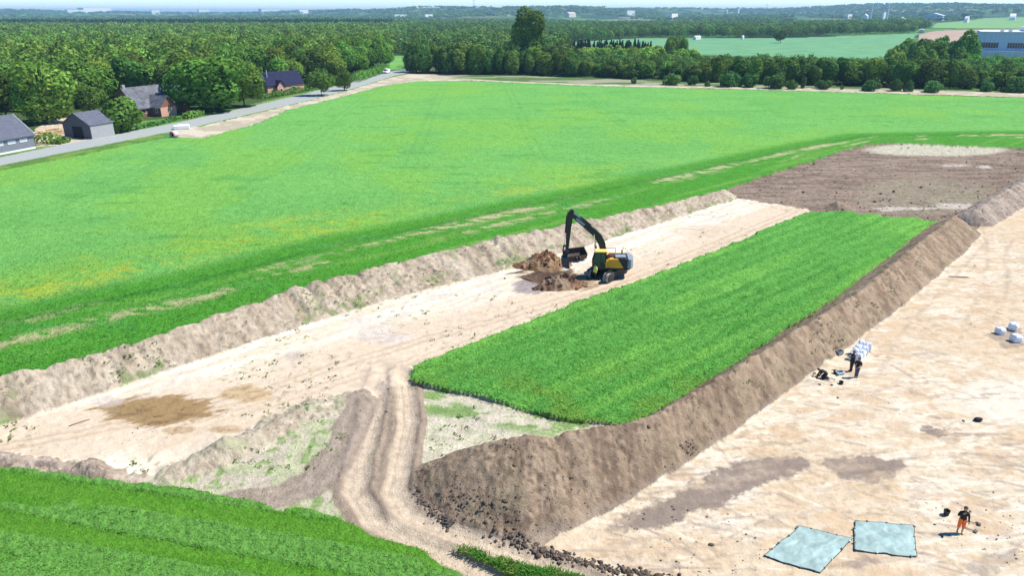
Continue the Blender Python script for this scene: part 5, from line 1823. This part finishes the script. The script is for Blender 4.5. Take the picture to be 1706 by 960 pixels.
def hand_pts(wrist, d, side, key):
    """palm and five bent fingers as extra joints"""
    w = Vector(wrist); d = Vector(d).normalized()
    s = d.cross(Vector((0, 1, 0.01)))
    s = s.normalized() if s.length > .1 else Vector((1, 0, 0))
    cz = d.cross(s).normalized()
    J = {}; E = []
    palm = w + d * .06
    J[key + 'palm'] = (palm, .030); E.append((key + 'wrist', key + 'palm'))
    for i, ln in enumerate((.075, .09, .084, .062)):
        off = s * (-.033 + .022 * i)
        a = palm + d * .045 + off; b = a + d * ln * .55 + cz * .012; c = b + d * ln * .45 + cz * .03
        J[f'{key}f{i}a'] = (a, .010); J[f'{key}f{i}b'] = (b, .009); J[f'{key}f{i}c'] = (c, .007)
        E += [(key + 'palm', f'{key}f{i}a'), (f'{key}f{i}a', f'{key}f{i}b'), (f'{key}f{i}b', f'{key}f{i}c')]
    a = palm - s * .042 - d * .01; b = a + d * .035 - s * .02; c = b + d * .03 + cz * .012
    J[key + 'ta'] = (a, .012); J[key + 'tb'] = (b, .010); J[key + 'tc'] = (c, .008)
    E += [(key + 'palm', key + 'ta'), (key + 'ta', key + 'tb'), (key + 'tb', key + 'tc')]
    return J, E


BASE = {
    'pelvis': ((0, 0, .96), .135), 'spine': ((0, .0, 1.14), .13), 'chest': ((0, .0, 1.34), .155), 'neck': ((0, .0, 1.50), .062),
    'jaw': ((0, .03, 1.585), .075), 'head': ((0, .015, 1.67), .098), 'top': ((0, .0, 1.735), .07),
    'Lsh': ((-.18, 0, 1.42), .07), 'Rsh': ((.18, 0, 1.42), .07), 'Lel': ((-.25, -.03, 1.15), .047), 'Rel': ((.25, -.03, 1.15), .047),
    'Lwrist': ((-.26, .06, .90), .030), 'Rwrist': ((.26, .06, .90), .030),
    'Lhip': ((-.095, 0, .90), .105), 'Rhip': ((.095, 0, .90), .105), 'Lkn': ((-.11, .02, .49), .064), 'Rkn': ((.11, .02, .49), .064),
    'Lan': ((-.115, -.02, .09), .044), 'Ran': ((.115, -.02, .09), .044), 'Ltoe': ((-.13, .15, .045), .038), 'Rtoe': ((.13, .15, .045), .038),
}
BONES = [('pelvis', 'spine'), ('spine', 'chest'), ('chest', 'neck'), ('neck', 'jaw'), ('jaw', 'head'), ('head', 'top'), ('chest', 'Lsh'), ('chest', 'Rsh'), ('Lsh', 'Lel'), ('Rsh', 'Rel'),
         ('Lel', 'Lwrist'), ('Rel', 'Rwrist'), ('pelvis', 'Lhip'), ('pelvis', 'Rhip'), ('Lhip', 'Lkn'), ('Rhip', 'Rkn'), ('Lkn', 'Lan'), ('Rkn', 'Ran'), ('Lan', 'Ltoe'), ('Ran', 'Rtoe')]


def person(u, v, yaw, pose, wear, label, height=1.76, hair=M_hairb, zoff=0.0):
    """wear: name -> (material, set of body regions); regions: torso, uparm, loarm, thigh, shin, foot"""
    J = {k: (Vector(p), r) for k, (p, r) in BASE.items()}
    for k, p in pose.items():
        J[k] = (Vector(p), J[k][1])
    E = list(BONES)
    for s_ in 'LR':
        w = J[s_ + 'wrist'][0]; e = J[s_ + 'el'][0]
        jj, ee = hand_pts(w, w - e, s_, s_)
        J.update(jj); E += ee
    names = list(J)
    ix = {k: i for i, k in enumerate(names)}
    me = bpy.data.meshes.new('person')
    me.from_pydata([J[k][0][:] for k in names], [(ix[a], ix[b]) for a, b in E], [])
    ob = bpy.data.objects.new('person', me); COL.objects.link(ob)
    md = ob.modifiers.new('skin', 'SKIN')
    md.branch_smoothing = .3
    for i, k in enumerate(names):
        sv = me.skin_vertices[0].data[i]
        rr_ = J[k][1]
        sv.radius = (rr_ * (1.15 if k in ('chest', 'spine', 'pelvis') else 1), rr_ * (.85 if k in ('chest', 'spine', 'pelvis') else 1))
        sv.use_root = (k == 'pelvis')
    sb_ = ob.modifiers.new('sub', 'SUBSURF'); sb_.levels = 1; sb_.render_levels = 1
    dg = bpy.context.evaluated_depsgraph_get()
    m2 = bpy.data.meshes.new_from_object(ob.evaluated_get(dg))
    bpy.data.objects.remove(ob, do_unlink=True)
    # face features: nose, eyes, ears as small lumps of the same body mesh
    bm = bmesh.new(); bm.from_mesh(m2)
    hp = J['head'][0]; jp = J['jaw'][0]; upv = (hp - jp).normalized()
    fw = (Vector((0, 1, 0)) - upv * upv.y)
    fw = fw.normalized() if fw.length > .2 else Vector((0, 0, -1))
    sd = upv.cross(fw).normalized()
    def blob(c, r, sc=1.0):
        q = bmesh.ops.create_icosphere(bm, subdivisions=1, radius=r, matrix=Matrix.Translation(c))
        return q['verts']
    blob(hp + fw * .098 - upv * .02, .019); blob(hp + sd * .10 - upv * .02, .022); blob(hp - sd * .10 - upv * .02, .022)
    eyes = []
    for s_ in (-1, 1): eyes += blob(hp + fw * .088 + sd * .035 * s_ + upv * .01, .013)
    eyes += blob(hp + fw * .088 - upv * .062, .014)
    ei = {vv.index for vv in eyes}
    bm.verts.index_update()
    eset = set(eyes)
    fe = [all(vv in eset for vv in f.verts) for f in bm.faces]
    # region of each face = nearest bone
    seg = []
    for a, b in E:
        reg = 'head' if a in ('neck', 'jaw', 'head') else 'torso' if a in ('spine', 'chest') or (a == 'pelvis' and b == 'spine') else 'uparm' if a[1:] == 'sh' else \
            'loarm' if a[1:] == 'el' else 'hips' if a == 'pelvis' else 'thigh' if a[1:] == 'hip' else 'shin' if a[1:] == 'kn' else 'foot' if a[1:] == 'an' else 'hand'
        seg.append((J[a][0], J[b][0], (J[a][1] + J[b][1]) / 2, reg))
    regs = []
    for f in bm.faces:
        c = f.calc_center_median(); best = 9; rg = 'torso'
        for a, b, r_, g_ in seg:
            d = b - a; t = max(0, min(1, (c - a).dot(d) / max(d.length_squared, 1e-9)))
            q = (a + d * t - c).length - r_ * .9
            if q < best: best = q; rg = g_
        regs.append(rg)
    bm.to_mesh(m2)
    x, y = G(u, v)
    root = bpy.data.objects.new('person', m2); COL.objects.link(root)
    m2.materials.clear()
    m2.materials.append(M_skin); m2.materials.append(M_eye)
    for p, e_ in zip(m2.polygons, fe):
        p.use_smooth = True
        p.material_index = 1 if e_ else 0
    root.location = (x, y, gz(x, y) + zoff); root.rotation_euler = (0, 0, yaw)
    s = height / 1.80
    root.scale = (s, s, s)
    tag(root, label, 'person')
    # clothes: shells that follow the body
    for nm, (mat, rset, off) in wear.items():
        b2 = bm.copy(); b2.faces.ensure_lookup_table()
        kill = [f for f, rg in zip(b2.faces, regs) if rg not in rset]
        b2.normal_update()
        nr = {vv: vv.normal.copy() for vv in b2.verts}
        for vv in b2.verts: vv.co += nr[vv] * off
        bmesh.ops.delete(b2, geom=kill, context='FACES')
        mc = bpy.data.meshes.new(nm); b2.to_mesh(mc); b2.free()
        for p in mc.polygons: p.use_smooth = True
        link(nm, mc, mat, root)
    bm.free()
    mb = MB()
    mb.ico((hp + upv * .035 - fw * .022), .112, 2, (1, 1, 1))
    bmesh.ops.delete(mb.bm, geom=[vv for vv in mb.bm.verts if (vv.co - hp).dot(fw) > .055 and (vv.co - hp).dot(upv) < .06 or (vv.co - hp).dot(upv) < -.06], context='VERTS')
    mb.build('hair', hair, root, True)
    return root


ARM_T = {'torso', 'hips', 'uparm', 'loarm'}
# worker in orange shorts, hand raised to the face
person(1598, 889, math.radians(160), {'Rel': (.30, .10, 1.20), 'Rwrist': (.13, .24, 1.44), 'Lel': (-.27, -.05, 1.14), 'Lwrist': (-.30, .02, .88)},
       {'shirt': (M_blackc, {'torso', 'uparm', 'loarm'}, .016), 'shorts': (M_orangec, {'hips', 'thigh'}, .030), 'boots': (M_boot, {'foot'}, .014)},
       'person in orange shorts and dark top standing beside the teal tarps', 1.72)
# two standing by the white bags
person(1417, 619, math.radians(100), {'Rel': (.34, .18, 1.40), 'Rwrist': (.30, .46, 1.40), 'Lel': (-.20, .20, 1.36), 'Lwrist': (-.12, .46, 1.40), 'Lkn': (-.07, .03, .49), 'Rkn': (.07, .0, .49), 'Lan': (-.07, -.02, .09), 'Ran': (.07, -.02, .09), 'Ltoe': (-.08, .15, .045), 'Rtoe': (.08, .15, .045)},
       {'jacket': (M_blackc, ARM_T, .024), 'trousers': (M_blackc, {'hips', 'thigh', 'shin'}, .018), 'boots': (M_greyc, {'foot'}, .012)},
       'person all in black with both arms held out, standing by the white bags', 1.78)
person(1426, 629, math.radians(150), {'Lkn': (-.06, .03, .49), 'Rkn': (.06, .0, .49), 'Lan': (-.07, -.02, .09), 'Ran': (.07, -.02, .09), 'Ltoe': (-.08, .15, .045), 'Rtoe': (.08, .15, .045), 'Lwrist': (-.12, .22, 1.08), 'Lel': (-.24, .02, 1.14), 'Rwrist': (.16, .16, .98)},
       {'top': (M_blackc, {'torso', 'uparm', 'hips'}, .016), 'trousers': (M_jeans, {'hips', 'thigh', 'shin'}, .024), 'boots': (M_greyc, {'foot'}, .012)},
       'person in dark top and blue jeans standing nearest to the white bags row', 1.70)
# kneeling, bent forward over the ground
person(1371, 633, math.radians(75), {
    'pelvis': (0, -.20, .50), 'spine': (0, -.06, .62), 'chest': (0, .14, .68), 'neck': (0, .28, .72), 'jaw': (0, .36, .70), 'head': (0, .42, .74), 'top': (0, .46, .78),
    'Lsh': (-.18, .18, .68), 'Rsh': (.18, .18, .68), 'Lel': (-.25, .34, .42), 'Rel': (.24, .30, .42), 'Lwrist': (-.16, .50, .20), 'Rwrist': (.14, .44, .17),
    'Lhip': (-.10, -.20, .46), 'Rhip': (.10, -.20, .46), 'Lkn': (-.16, .12, .10), 'Rkn': (.16, .14, .10), 'Lan': (-.14, -.30, .08), 'Ran': (.14, -.30, .08), 'Ltoe': (-.14, -.46, .05), 'Rtoe': (.14, -.46, .05)},
       {'jacket': (M_blackc, ARM_T, .022), 'trousers': (M_blackc, {'hips', 'thigh', 'shin'}, .018), 'boots': (M_greyc, {'foot'}, .012)},
       'person in black kneeling and bending over the sand below the brown bank', 1.75)
# hi-vis worker at the excavator
person(991, 466, math.radians(120), {}, {'vest': (M_vest, {'torso', 'uparm', 'hips'}, .030), 'sleeves': (M_vest, {'loarm'}, .018), 'trousers': (M_blackc, {'hips', 'thigh', 'shin'}, .020), 'boots': (M_greyc, {'foot'}, .012)},
       'person in yellow safety vest standing against the excavator tracks', 1.76)

# ------------------------------------------------------------------ bulk bags
M_bag = plain("white woven sack", (0.74, 0.78, 0.84), .75, vary=.08, scale=4, bump=.03)


def bag_mesh(seed, w=.85, h=.85):
    rr_ = random.Random(seed)
    bm = bmesh.new()
    bmesh.ops.create_cube(bm, size=1.0)
    bmesh.ops.subdivide_edges(bm, edges=bm.edges[:], cuts=5, use_grid_fill=True)
    for vv in bm.verts:
        p = vv.co
        t = p.z + .5
        b_ = 1 + (.16 + .2 * rr_.random() * 0 + .06 * math.sin(seed)) * math.sin(math.pi * min(1, max(0, t))) - (.30 * max(0, t - .8) / .2 if t > .8 else 0)
        rxy = math.hypot(p.x, p.y)
        k = 1 - .22 * max(0, rxy - .45)
        dz = -.16 * rxy if t > .95 else 0
        j = (math.sin(p.x * 17 + seed) * math.sin(p.y * 13 + seed * 2) + math.sin(p.z * 15 + seed * 3)) * .045
        vv.co = Vector((p.x * b_ * k * w * (1 + j), p.y * b_ * k * w * (1 + j), (t + dz + (rr_.uniform(-.05, .05) if t > .7 else 0)) * h))
    me = bpy.data.meshes.new('bulk_bag')
    bm.to_mesh(me); bm.free()
    for p in me.polygons: p.use_smooth = True
    me.materials.append(M_bag)
    return me


def loop_mesh(w, h):
    mb = MB()
    mb.tube([(-.10, 0, 0), (-.08, .0, .16), (0, 0, .21), (.08, 0, .16), (.10, 0, 0)], .02, 6)
    bmesh.ops.recalc_face_normals(mb.bm, faces=mb.bm.faces[:])
    me = bpy.data.meshes.new('lifting_loop'); mb.bm.to_mesh(me); mb.bm.free(); me.materials.append(M_bag)
    return me


LOOP = loop_mesh(.8, .8)


def bag(u, v, label, group, w, h, seed, rz=0.0, xy=None):
    x, y = xy if xy else G(u, v)
    o = bpy.data.objects.new('bulk_bag', bag_mesh(seed, w, h)); COL.objects.link(o)
    o.location = (x, y, gz(x, y) - .03); o.rotation_euler = (0, 0, rz)
    tag(o, label, 'bulk bag', group)
    for sx, sy in ((-1, -1), (1, -1), (-1, 1), (1, 1)):
        l = bpy.data.objects.new('lifting_loop', LOOP); COL.objects.link(l); l.parent = o
        l.location = (sx * w * .28, sy * w * .28, h * .80); l.rotation_euler = (0, 0, math.pi / 4 * sx * sy)
    return o


bag(1665, 556, 'white bulk bag standing apart, leftmost of the three by the right edge', 'three white bags at the right edge', .55, .66, 1, .3)
bag(1687, 549, 'white bulk bag behind the other two by the right edge', 'three white bags at the right edge', .60, .72, 2, .8)
bag(1691, 569, 'white bulk bag nearest the camera of the three by the right edge', 'three white bags at the right edge', .62, .74, 3, .1)
P0 = Vector(G(1419, 599)); P1 = Vector(G(1434, 581))
dd_ = (P1 - P0).normalized(); nn_ = Vector((dd_.y, -dd_.x))
where = ['front', 'second', 'third', 'hindmost']
for i in range(4):
    for j in range(2):
        p = P0 + (P1 - P0) * (i / 3) + nn_ * (.50 * j)
        bag(0, 0, f'white bulk bag, {where[i]} on the {"bank side" if j == 0 else "open side"} of the double row', 'double row of white bags by the bank', .43, .66 + .16 * random.random(), 10 + 2 * i + j, math.atan2(dd_.y, dd_.x) + random.uniform(-.5, .5), (p.x, p.y))

# ------------------------------------------------------------------ teal tarps weighed down with stones
M_tarp = plain("teal tarpaulin", (0.265, 0.365, 0.335), .55, vary=.26, scale=1.1, bump=.02)
M_edge_shade = plain("painted tarp edge shade", (0.05, 0.08, 0.08), .8)
M_stone = plain("grey stone", (0.16, 0.145, 0.13), .9, vary=.3, scale=9)
M_stonew = plain("pale stone", (0.60, 0.58, 0.54), .9, vary=.15, scale=9)
def tarp(corners, label, seed):
    C4 = [Vector(G(*c)) for c in corners]
    n = 44
    r_ = np.linspace(0, 1, n + 1); S_, T_ = np.meshgrid(r_, r_, indexing='ij')
    P = [np.array(c) for c in C4]
    XY = ((1 - S_) * (1 - T_))[..., None] * P[0] + (S_ * (1 - T_))[..., None] * P[1] + (S_ * T_)[..., None] * P[2] + ((1 - S_) * T_)[..., None] * P[3]
    x = XY[..., 0]; y = XY[..., 1]
    edge_ = np.minimum(np.minimum(S_, 1 - S_), np.minimum(T_, 1 - T_))
    sag = .10 * (vn(S_ * 6, T_ * 6, seed) - .5) * (edge_ < .08)
    x = x + sag; y = y + .1 * (vn(S_ * 6 + 9, T_ * 6, seed + 1) - .5) * (edge_ < .08)
    g = terrain(x.ravel(), y.ravel(), False)[0].reshape(x.shape)
    gsm = g.mean() * .6 + g * .4
    wr = np.abs(fbm(S_ * 4 + T_ * 2, T_ * 4 - S_ * 1.2, seed + 2, 4, .55) - .5)
    z = np.maximum(gsm, g) + .035 + .22 * np.clip(.16 - wr, 0, 1) * np.clip(edge_ * 7, .3, 1) + .05 * fbm(S_ * 9, T_ * 9, seed + 4, 2)
    idx_ = np.arange((n + 1) ** 2).reshape(n + 1, n + 1)
    F = np.stack([idx_[:-1, :-1], idx_[1:, :-1], idx_[1:, 1:], idx_[:-1, 1:]], -1).reshape(-1, 4)
    V = np.stack([x, y, z], -1).reshape(-1, 3)
    c0_ = V.mean(0)
    me = np_mesh('tarp', V - c0_, F, None, True)
    o = tag(link('tarp', me, M_tarp), label, 'tarp'); o.location = c0_
    sd_ = o.modifiers.new('thick', 'SOLIDIFY'); sd_.thickness = .012
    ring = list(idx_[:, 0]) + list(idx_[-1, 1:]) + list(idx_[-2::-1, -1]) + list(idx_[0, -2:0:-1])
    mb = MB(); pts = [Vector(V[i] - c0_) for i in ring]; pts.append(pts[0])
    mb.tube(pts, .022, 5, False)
    mb.build('edge_shade', M_edge_shade, o)  # dark tube round the rim, painted shade under the tarp edge
    return V[ring]


def stone(p, r_, mat, label, group):
    mb = MB(); mb.ico((0, 0, r_ * .45), r_, 1, (1.2, .95, .7), .25)
    o = mb.build('stone', mat, None, True)
    o.location = p; o.rotation_euler = (0, 0, random.uniform(0, 6))
    return tag(o, label, 'stone', group)


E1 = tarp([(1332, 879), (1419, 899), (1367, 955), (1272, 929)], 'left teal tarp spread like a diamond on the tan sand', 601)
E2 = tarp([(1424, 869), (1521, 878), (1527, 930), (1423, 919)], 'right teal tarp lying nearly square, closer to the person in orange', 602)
for Eg, which_, sd_ in ((E1, 'left', 1), (E2, 'right', 2)):
    rr_ = random.Random(sd_); n_ = 15
    for k in range(n_):
        p = Vector(Eg[int((k + rr_.uniform(-.25, .25)) / n_ * len(Eg)) % len(Eg)])
        light = rr_.random() < .22
        stone(p + Vector((0, 0, -.01)), rr_.uniform(.045, .08), M_stonew if light else M_stone,
              f'{"pale" if light else "dark"} stone weighing down the edge of the {which_} teal tarp', f'{"pale" if light else "dark"} stones on the {which_} tarp')

# ------------------------------------------------------------------ tools and small things on the sand
M_handle = plain("wooden handle", (0.20, 0.13, 0.08), .8)
M_blade = plain("dark steel blade", (0.06, 0.055, 0.055), .5, metal=.5)
M_bucket = plain("black plastic bucket", (0.016, 0.014, 0.014), .5)
M_tealp = plain("pale teal plastic", (0.40, 0.58, 0.58), .5)


def shovel(a_px, b_px, label):
    a = Vector((*G(*a_px), 0)); b = Vector((*G(*b_px), 0))
    a.z = gz(a.x, a.y) + .05; b.z = gz(b.x, b.y) + .05
    L = (b - a).length
    o = empty('shovel', a, math.atan2(b.y - a.y, b.x - a.x), label, 'shovel')
    tilt = math.asin(max(-.5, min(.5, (b.z - a.z) / L)))
    o.rotation_euler = (0, -tilt, o.rotation_euler.z)
    hl = MB().tube([(0, 0, 0), (L * .7, 0, .02)], .022, 8); hl.tube([(0, -.06, 0), (0, .06, 0)], .02, 6); hl.build('handle', M_handle, o)
    mb = MB()
    mb.prism([(L * .7, 0), (L * .76, .05), (L * .9, .03), (L, .0), (L, .012), (L * .9, .045), (L * .76, .065), (L * .7, .03)], -.11, .11, 'Y')
    mb.build('blade', M_blade, o)


shovel((1608, 880), (1628, 889), 'shovel lying right of the person in orange, the nearer one')
shovel((1612, 870), (1634, 876), 'shovel lying right of the person in orange, the farther one')
shovel((1391, 634), (1375, 630), 'shovel lying at the knees of the kneeling person')
shovel((1366, 630), (1354, 626), 'shovel lying behind the back of the kneeling person by the bank')


def pail(u, v, r_, h, label, mat=M_bucket, tip=0.0):
    x, y = G(u, v)
    o = empty('bucket', (x, y, gz(x, y)), .6, label, 'bucket')
    mb = MB()
    n_ = 16
    prof = [(.78 * r_, 0), (r_, h), (.92 * r_, h), (.72 * r_, .03)]
    rings = [[mb.bm.verts.new((rad * math.cos(6.2832 * k / n_), rad * math.sin(6.2832 * k / n_), z_)) for k in range(n_)] for rad, z_ in prof]
    for i in range(3):
        for k in range(n_):
            mb.bm.faces.new((rings[i][k], rings[i][(k + 1) % n_], rings[i + 1][(k + 1) % n_], rings[i + 1][k]))
    mb.bm.faces.new(rings[3]); mb.bm.faces.new(rings[0][::-1])
    mb.build('shell', mat, o)
    MB().tube([(-r_, 0, h * .9), (-r_ * .7, .04, h * 1.2), (0, .06, h * 1.32), (r_ * .7, .04, h * 1.2), (r_, 0, h * .9)], .012, 6).build('handle', M_blade, o)
    if tip: o.rotation_euler = (tip, 0, .6); o.location.z += r_ * .8
    return o


pail(1576, 859, .17, .30, 'black bucket standing behind the person in orange')
pail(1401, 640, .17, .20, 'black bucket on the sand in front of the kneeling person')
pail(1391, 623, .15, .26, 'black bucket standing beside the pale teal tub')
# pale teal tub
x, y = G(1399, 624)
o = empty('plastic_tub', (x, y, gz(x, y)), .3, 'pale teal plastic tub on the sand between kneeling and standing people', 'tub')
mb = MB()
for sx in (-1, 1): mb.box((sx * .26, 0, .11), (.03, .36, .22))
for sy in (-1, 1): mb.box((0, sy * .165, .11), (.49, .03, .22))
mb.box((0, 0, .02), (.48, .29, .03)); mb.build('tub_body', M_tealp, o)
mb = MB()
for sx in (-1, 1): mb.box((sx * .29, 0, .225), (.05, .40, .02))
for sy in (-1, 1): mb.box((0, sy * .19, .225), (.52, .05, .02))
mb.build('rim', M_white, o)
# grey crate by the bank
x, y = G(1398, 591)
o = empty('crate', (x, y, gz(x, y)), .5, 'small grey crate with dark contents at the foot of the brown bank', 'crate')
mb = MB()
for sx in (-1, 1): mb.box((sx * .28, 0, .14), (.03, .38, .28))
for sy in (-1, 1): mb.box((0, sy * .175, .14), (.53, .03, .28))
mb.build('crate_body', M_cw, o)
MB().box((0, 0, .11), (.52, .31, .18)).build('contents', M_blackc, o)
# black bag
x, y = G(1629, 702)
o = empty('bag', (x, y, gz(x, y)), .2, 'black bag lying alone on the pale sand right of the bags', 'bag')
mb = MB(); mb.ico((0, 0, .14), .26, 3, (1.15, .75, .55), .10); mb.build('bag_body', M_blackc, o, True)
MB().tube([(-.15, -.1, .25), (-.08, -.16, .36), (.08, -.16, .36), (.15, -.1, .25)], .015, 6).build('strap', M_greyc, o)
# plank
x, y = G(1597, 462)
o = MB().box((0, 0, .04), (2.0, .22, .05), bevel=.008).build('plank', M_handle); o.location = (x, y, gz(x, y) + .01); o.rotation_euler = (0, 0, -.08)
tag(o, 'dark wooden plank lying alone on the far part of the tan sand', 'plank')
# stick across the sand strip
a = Vector((*G(115, 711), 0)); b_ = Vector((*G(150, 700), 0)); a.z = gz(a.x, a.y) + .04; b_.z = gz(b_.x, b_.y) + .04
o = MB().tube([a - a, (b_ - a) * .5 + Vector((0, 0, .03)), b_ - a], [.035, .03, .02], 7).build('stick', M_handle); o.location = a
tag(o, 'thin dark stick at the left end of the brown patch on the sand', 'stick')
# small stones near the kneeling person
for u, v in ((1365, 643), (1386, 643), (1396, 663), (1605, 703)):
    x, y = G(u, v)
    stone((x, y, gz(x, y) - .02), .10, M_stone, {1365: 'stone nearest below the kneeling person', 1386: 'stone between kneeling person and black bucket', 1396: 'single stone on sand in front of the black bucket', 1605: 'single small stone left of the black bag'}[u], None)

# ------------------------------------------------------------------ by the road: concrete ring, white stack, van
M_conc = plain("pale concrete", (0.66, 0.50, 0.46), .85, vary=.15, scale=3)
M_redp = plain("faded red band", (0.50, 0.12, 0.09), .7)
x, y = G(291, 229)
o = empty('concrete_pipe', (x, y, gz(x, y)), math.radians(250), 'large pale pinkish concrete pipe with dark opening beside the country road', 'pipe')
mb = MB(); n_ = 24
rings = []
for rad, xx_ in ((1.0, -1.0), (1.0, 1.0), (.78, 1.0), (.78, -1.0)):
    rings.append([mb.bm.verts.new((xx_, rad * math.cos(6.2832 * k / n_), 1.0 + rad * math.sin(6.2832 * k / n_))) for k in range(n_)])
for i in range(4):
    for k in range(n_):
        mb.bm.faces.new((rings[i][k], rings[i][(k + 1) % n_], rings[(i + 1) % 4][(k + 1) % n_], rings[(i + 1) % 4][k]))
mb.build('pipe_wall', M_conc, o)
mb = MB(); mb.tube([(-.05, 0, 1.0), (.05, 0, 1.0)], .775, 24); mb.build('opening_shade', M_black, o)  # black disc across the bore paints the shade inside the pipe
mb = MB()
rings = [[mb.bm.verts.new((xx_, rad * math.cos(6.2832 * k / n_), 1.0 + rad * math.sin(6.2832 * k / n_))) for k in range(n_)] for rad, xx_ in ((1.004, .55), (1.03, .58), (1.03, .82), (1.004, .85))]
for i in range(3):
    for k in range(n_): mb.bm.faces.new((rings[i][k], rings[i][(k + 1) % n_], rings[i + 1][(k + 1) % n_], rings[i + 1][k]))
mb.build('red_band', M_redp, o)
o.scale = (.72, .72, .72)
x, y = G(303, 215)
o = MB().box((0, 0, .45), (3.6, 1.7, .9), bevel=.14).box((.3, .1, .98), (2.4, 1.2, .18), bevel=.08).build('wrapped_stack', M_white)
o.location = (x, y, gz(x, y)); o.rotation_euler = (0, 0, .4)
tag(o, 'low white wrapped stack on the roadside behind the concrete pipe', 'wrapped stack')
x, y = G(644, 122)
VAN = empty('van', (x, y, gz(x, y)), math.radians(255), 'white van driving on the far end of the country road', 'van')
body = MB().prism([(-2.2, .35), (2.2, .35), (2.25, .95), (1.55, 1.15), (1.0, 1.95), (-2.15, 2.0), (-2.2, 1.0)], -.9, .9, 'Y').build('body', M_white, VAN)
MB().prism([(1.56, 1.18), (1.06, 1.88), (1.10, 1.90), (1.62, 1.19)], -.78, .78, 'Y').build('windscreen', M_glass, body)
for s_ in (-1, 1):
    MB().prism([(.35, 1.2), (1.3, 1.2), (.9, 1.8), (.35, 1.8)], s_ * .9 - .015, s_ * .9 + .015, 'Y').build('side_window', M_glass, body)
    MB().box((2.24, s_ * .65, .8), (.06, .3, .16)).build('headlight', M_palewin, body)
    for xw in (-1.35, 1.4):
        w_ = MB().tube([(xw, s_ * .78, .33), (xw, s_ * .93, .33)], .33, 18).build('wheel', M_bucket, VAN)
        MB().tube([(xw, s_ * .925, .33), (xw, s_ * .94, .33)], .18, 14).build('rim', M_steel, w_)

# ------------------------------------------------------------------ the air
hm_, hnt, hN, hL, hb = new_mat("haze air")
hN.remove(hb)
pv = hN.new("ShaderNodeVolumePrincipled")
pv.inputs['Color'].default_value = (0.42, 0.70, 1.0, 1)
pv.inputs['Density'].default_value = 1.15e-4
pv.inputs['Anisotropy'].default_value = 0.0
hL.new(pv.outputs[0], hN["Material Output"].inputs['Volume'])
hz = MB().box((0, 10050, 59), (34000, 20700, 124)).build('haze', hm_)
tag(hz, 'thin blue haze in the air over the whole countryside', 'haze', None, 'stuff')

sm_, snt, sN, sL, sb2 = new_mat("chimney smoke")
sN.remove(sb2)
pv2 = sN.new("ShaderNodeVolumePrincipled")
pv2.inputs['Color'].default_value = (.95, .96, 1.0, 1)
pv2.inputs['Density'].default_value = .012
sL.new(pv2.outputs[0], sN["Material Output"].inputs['Volume'])
x, y = G(1448, 40)
ks = depth_scale(y)
mb = MB()
mb.tube([(0, 0, 0), (4 * ks, 0, 1.2 * ks), (11 * ks, 3, 2.4 * ks), (20 * ks, 6, 2.8 * ks), (28 * ks, 8, 2.6 * ks)], [1.4, 1.6 * ks, 2.6 * ks, 2.4 * ks, .4 * ks], 12)
sp = mb.build('smoke_plume', sm_)
sp.location = (x, y, gz(x, y) + 31.5 * ks)
tag(sp, 'thin white smoke drifting right from the left factory chimney', 'smoke', None, 'stuff')
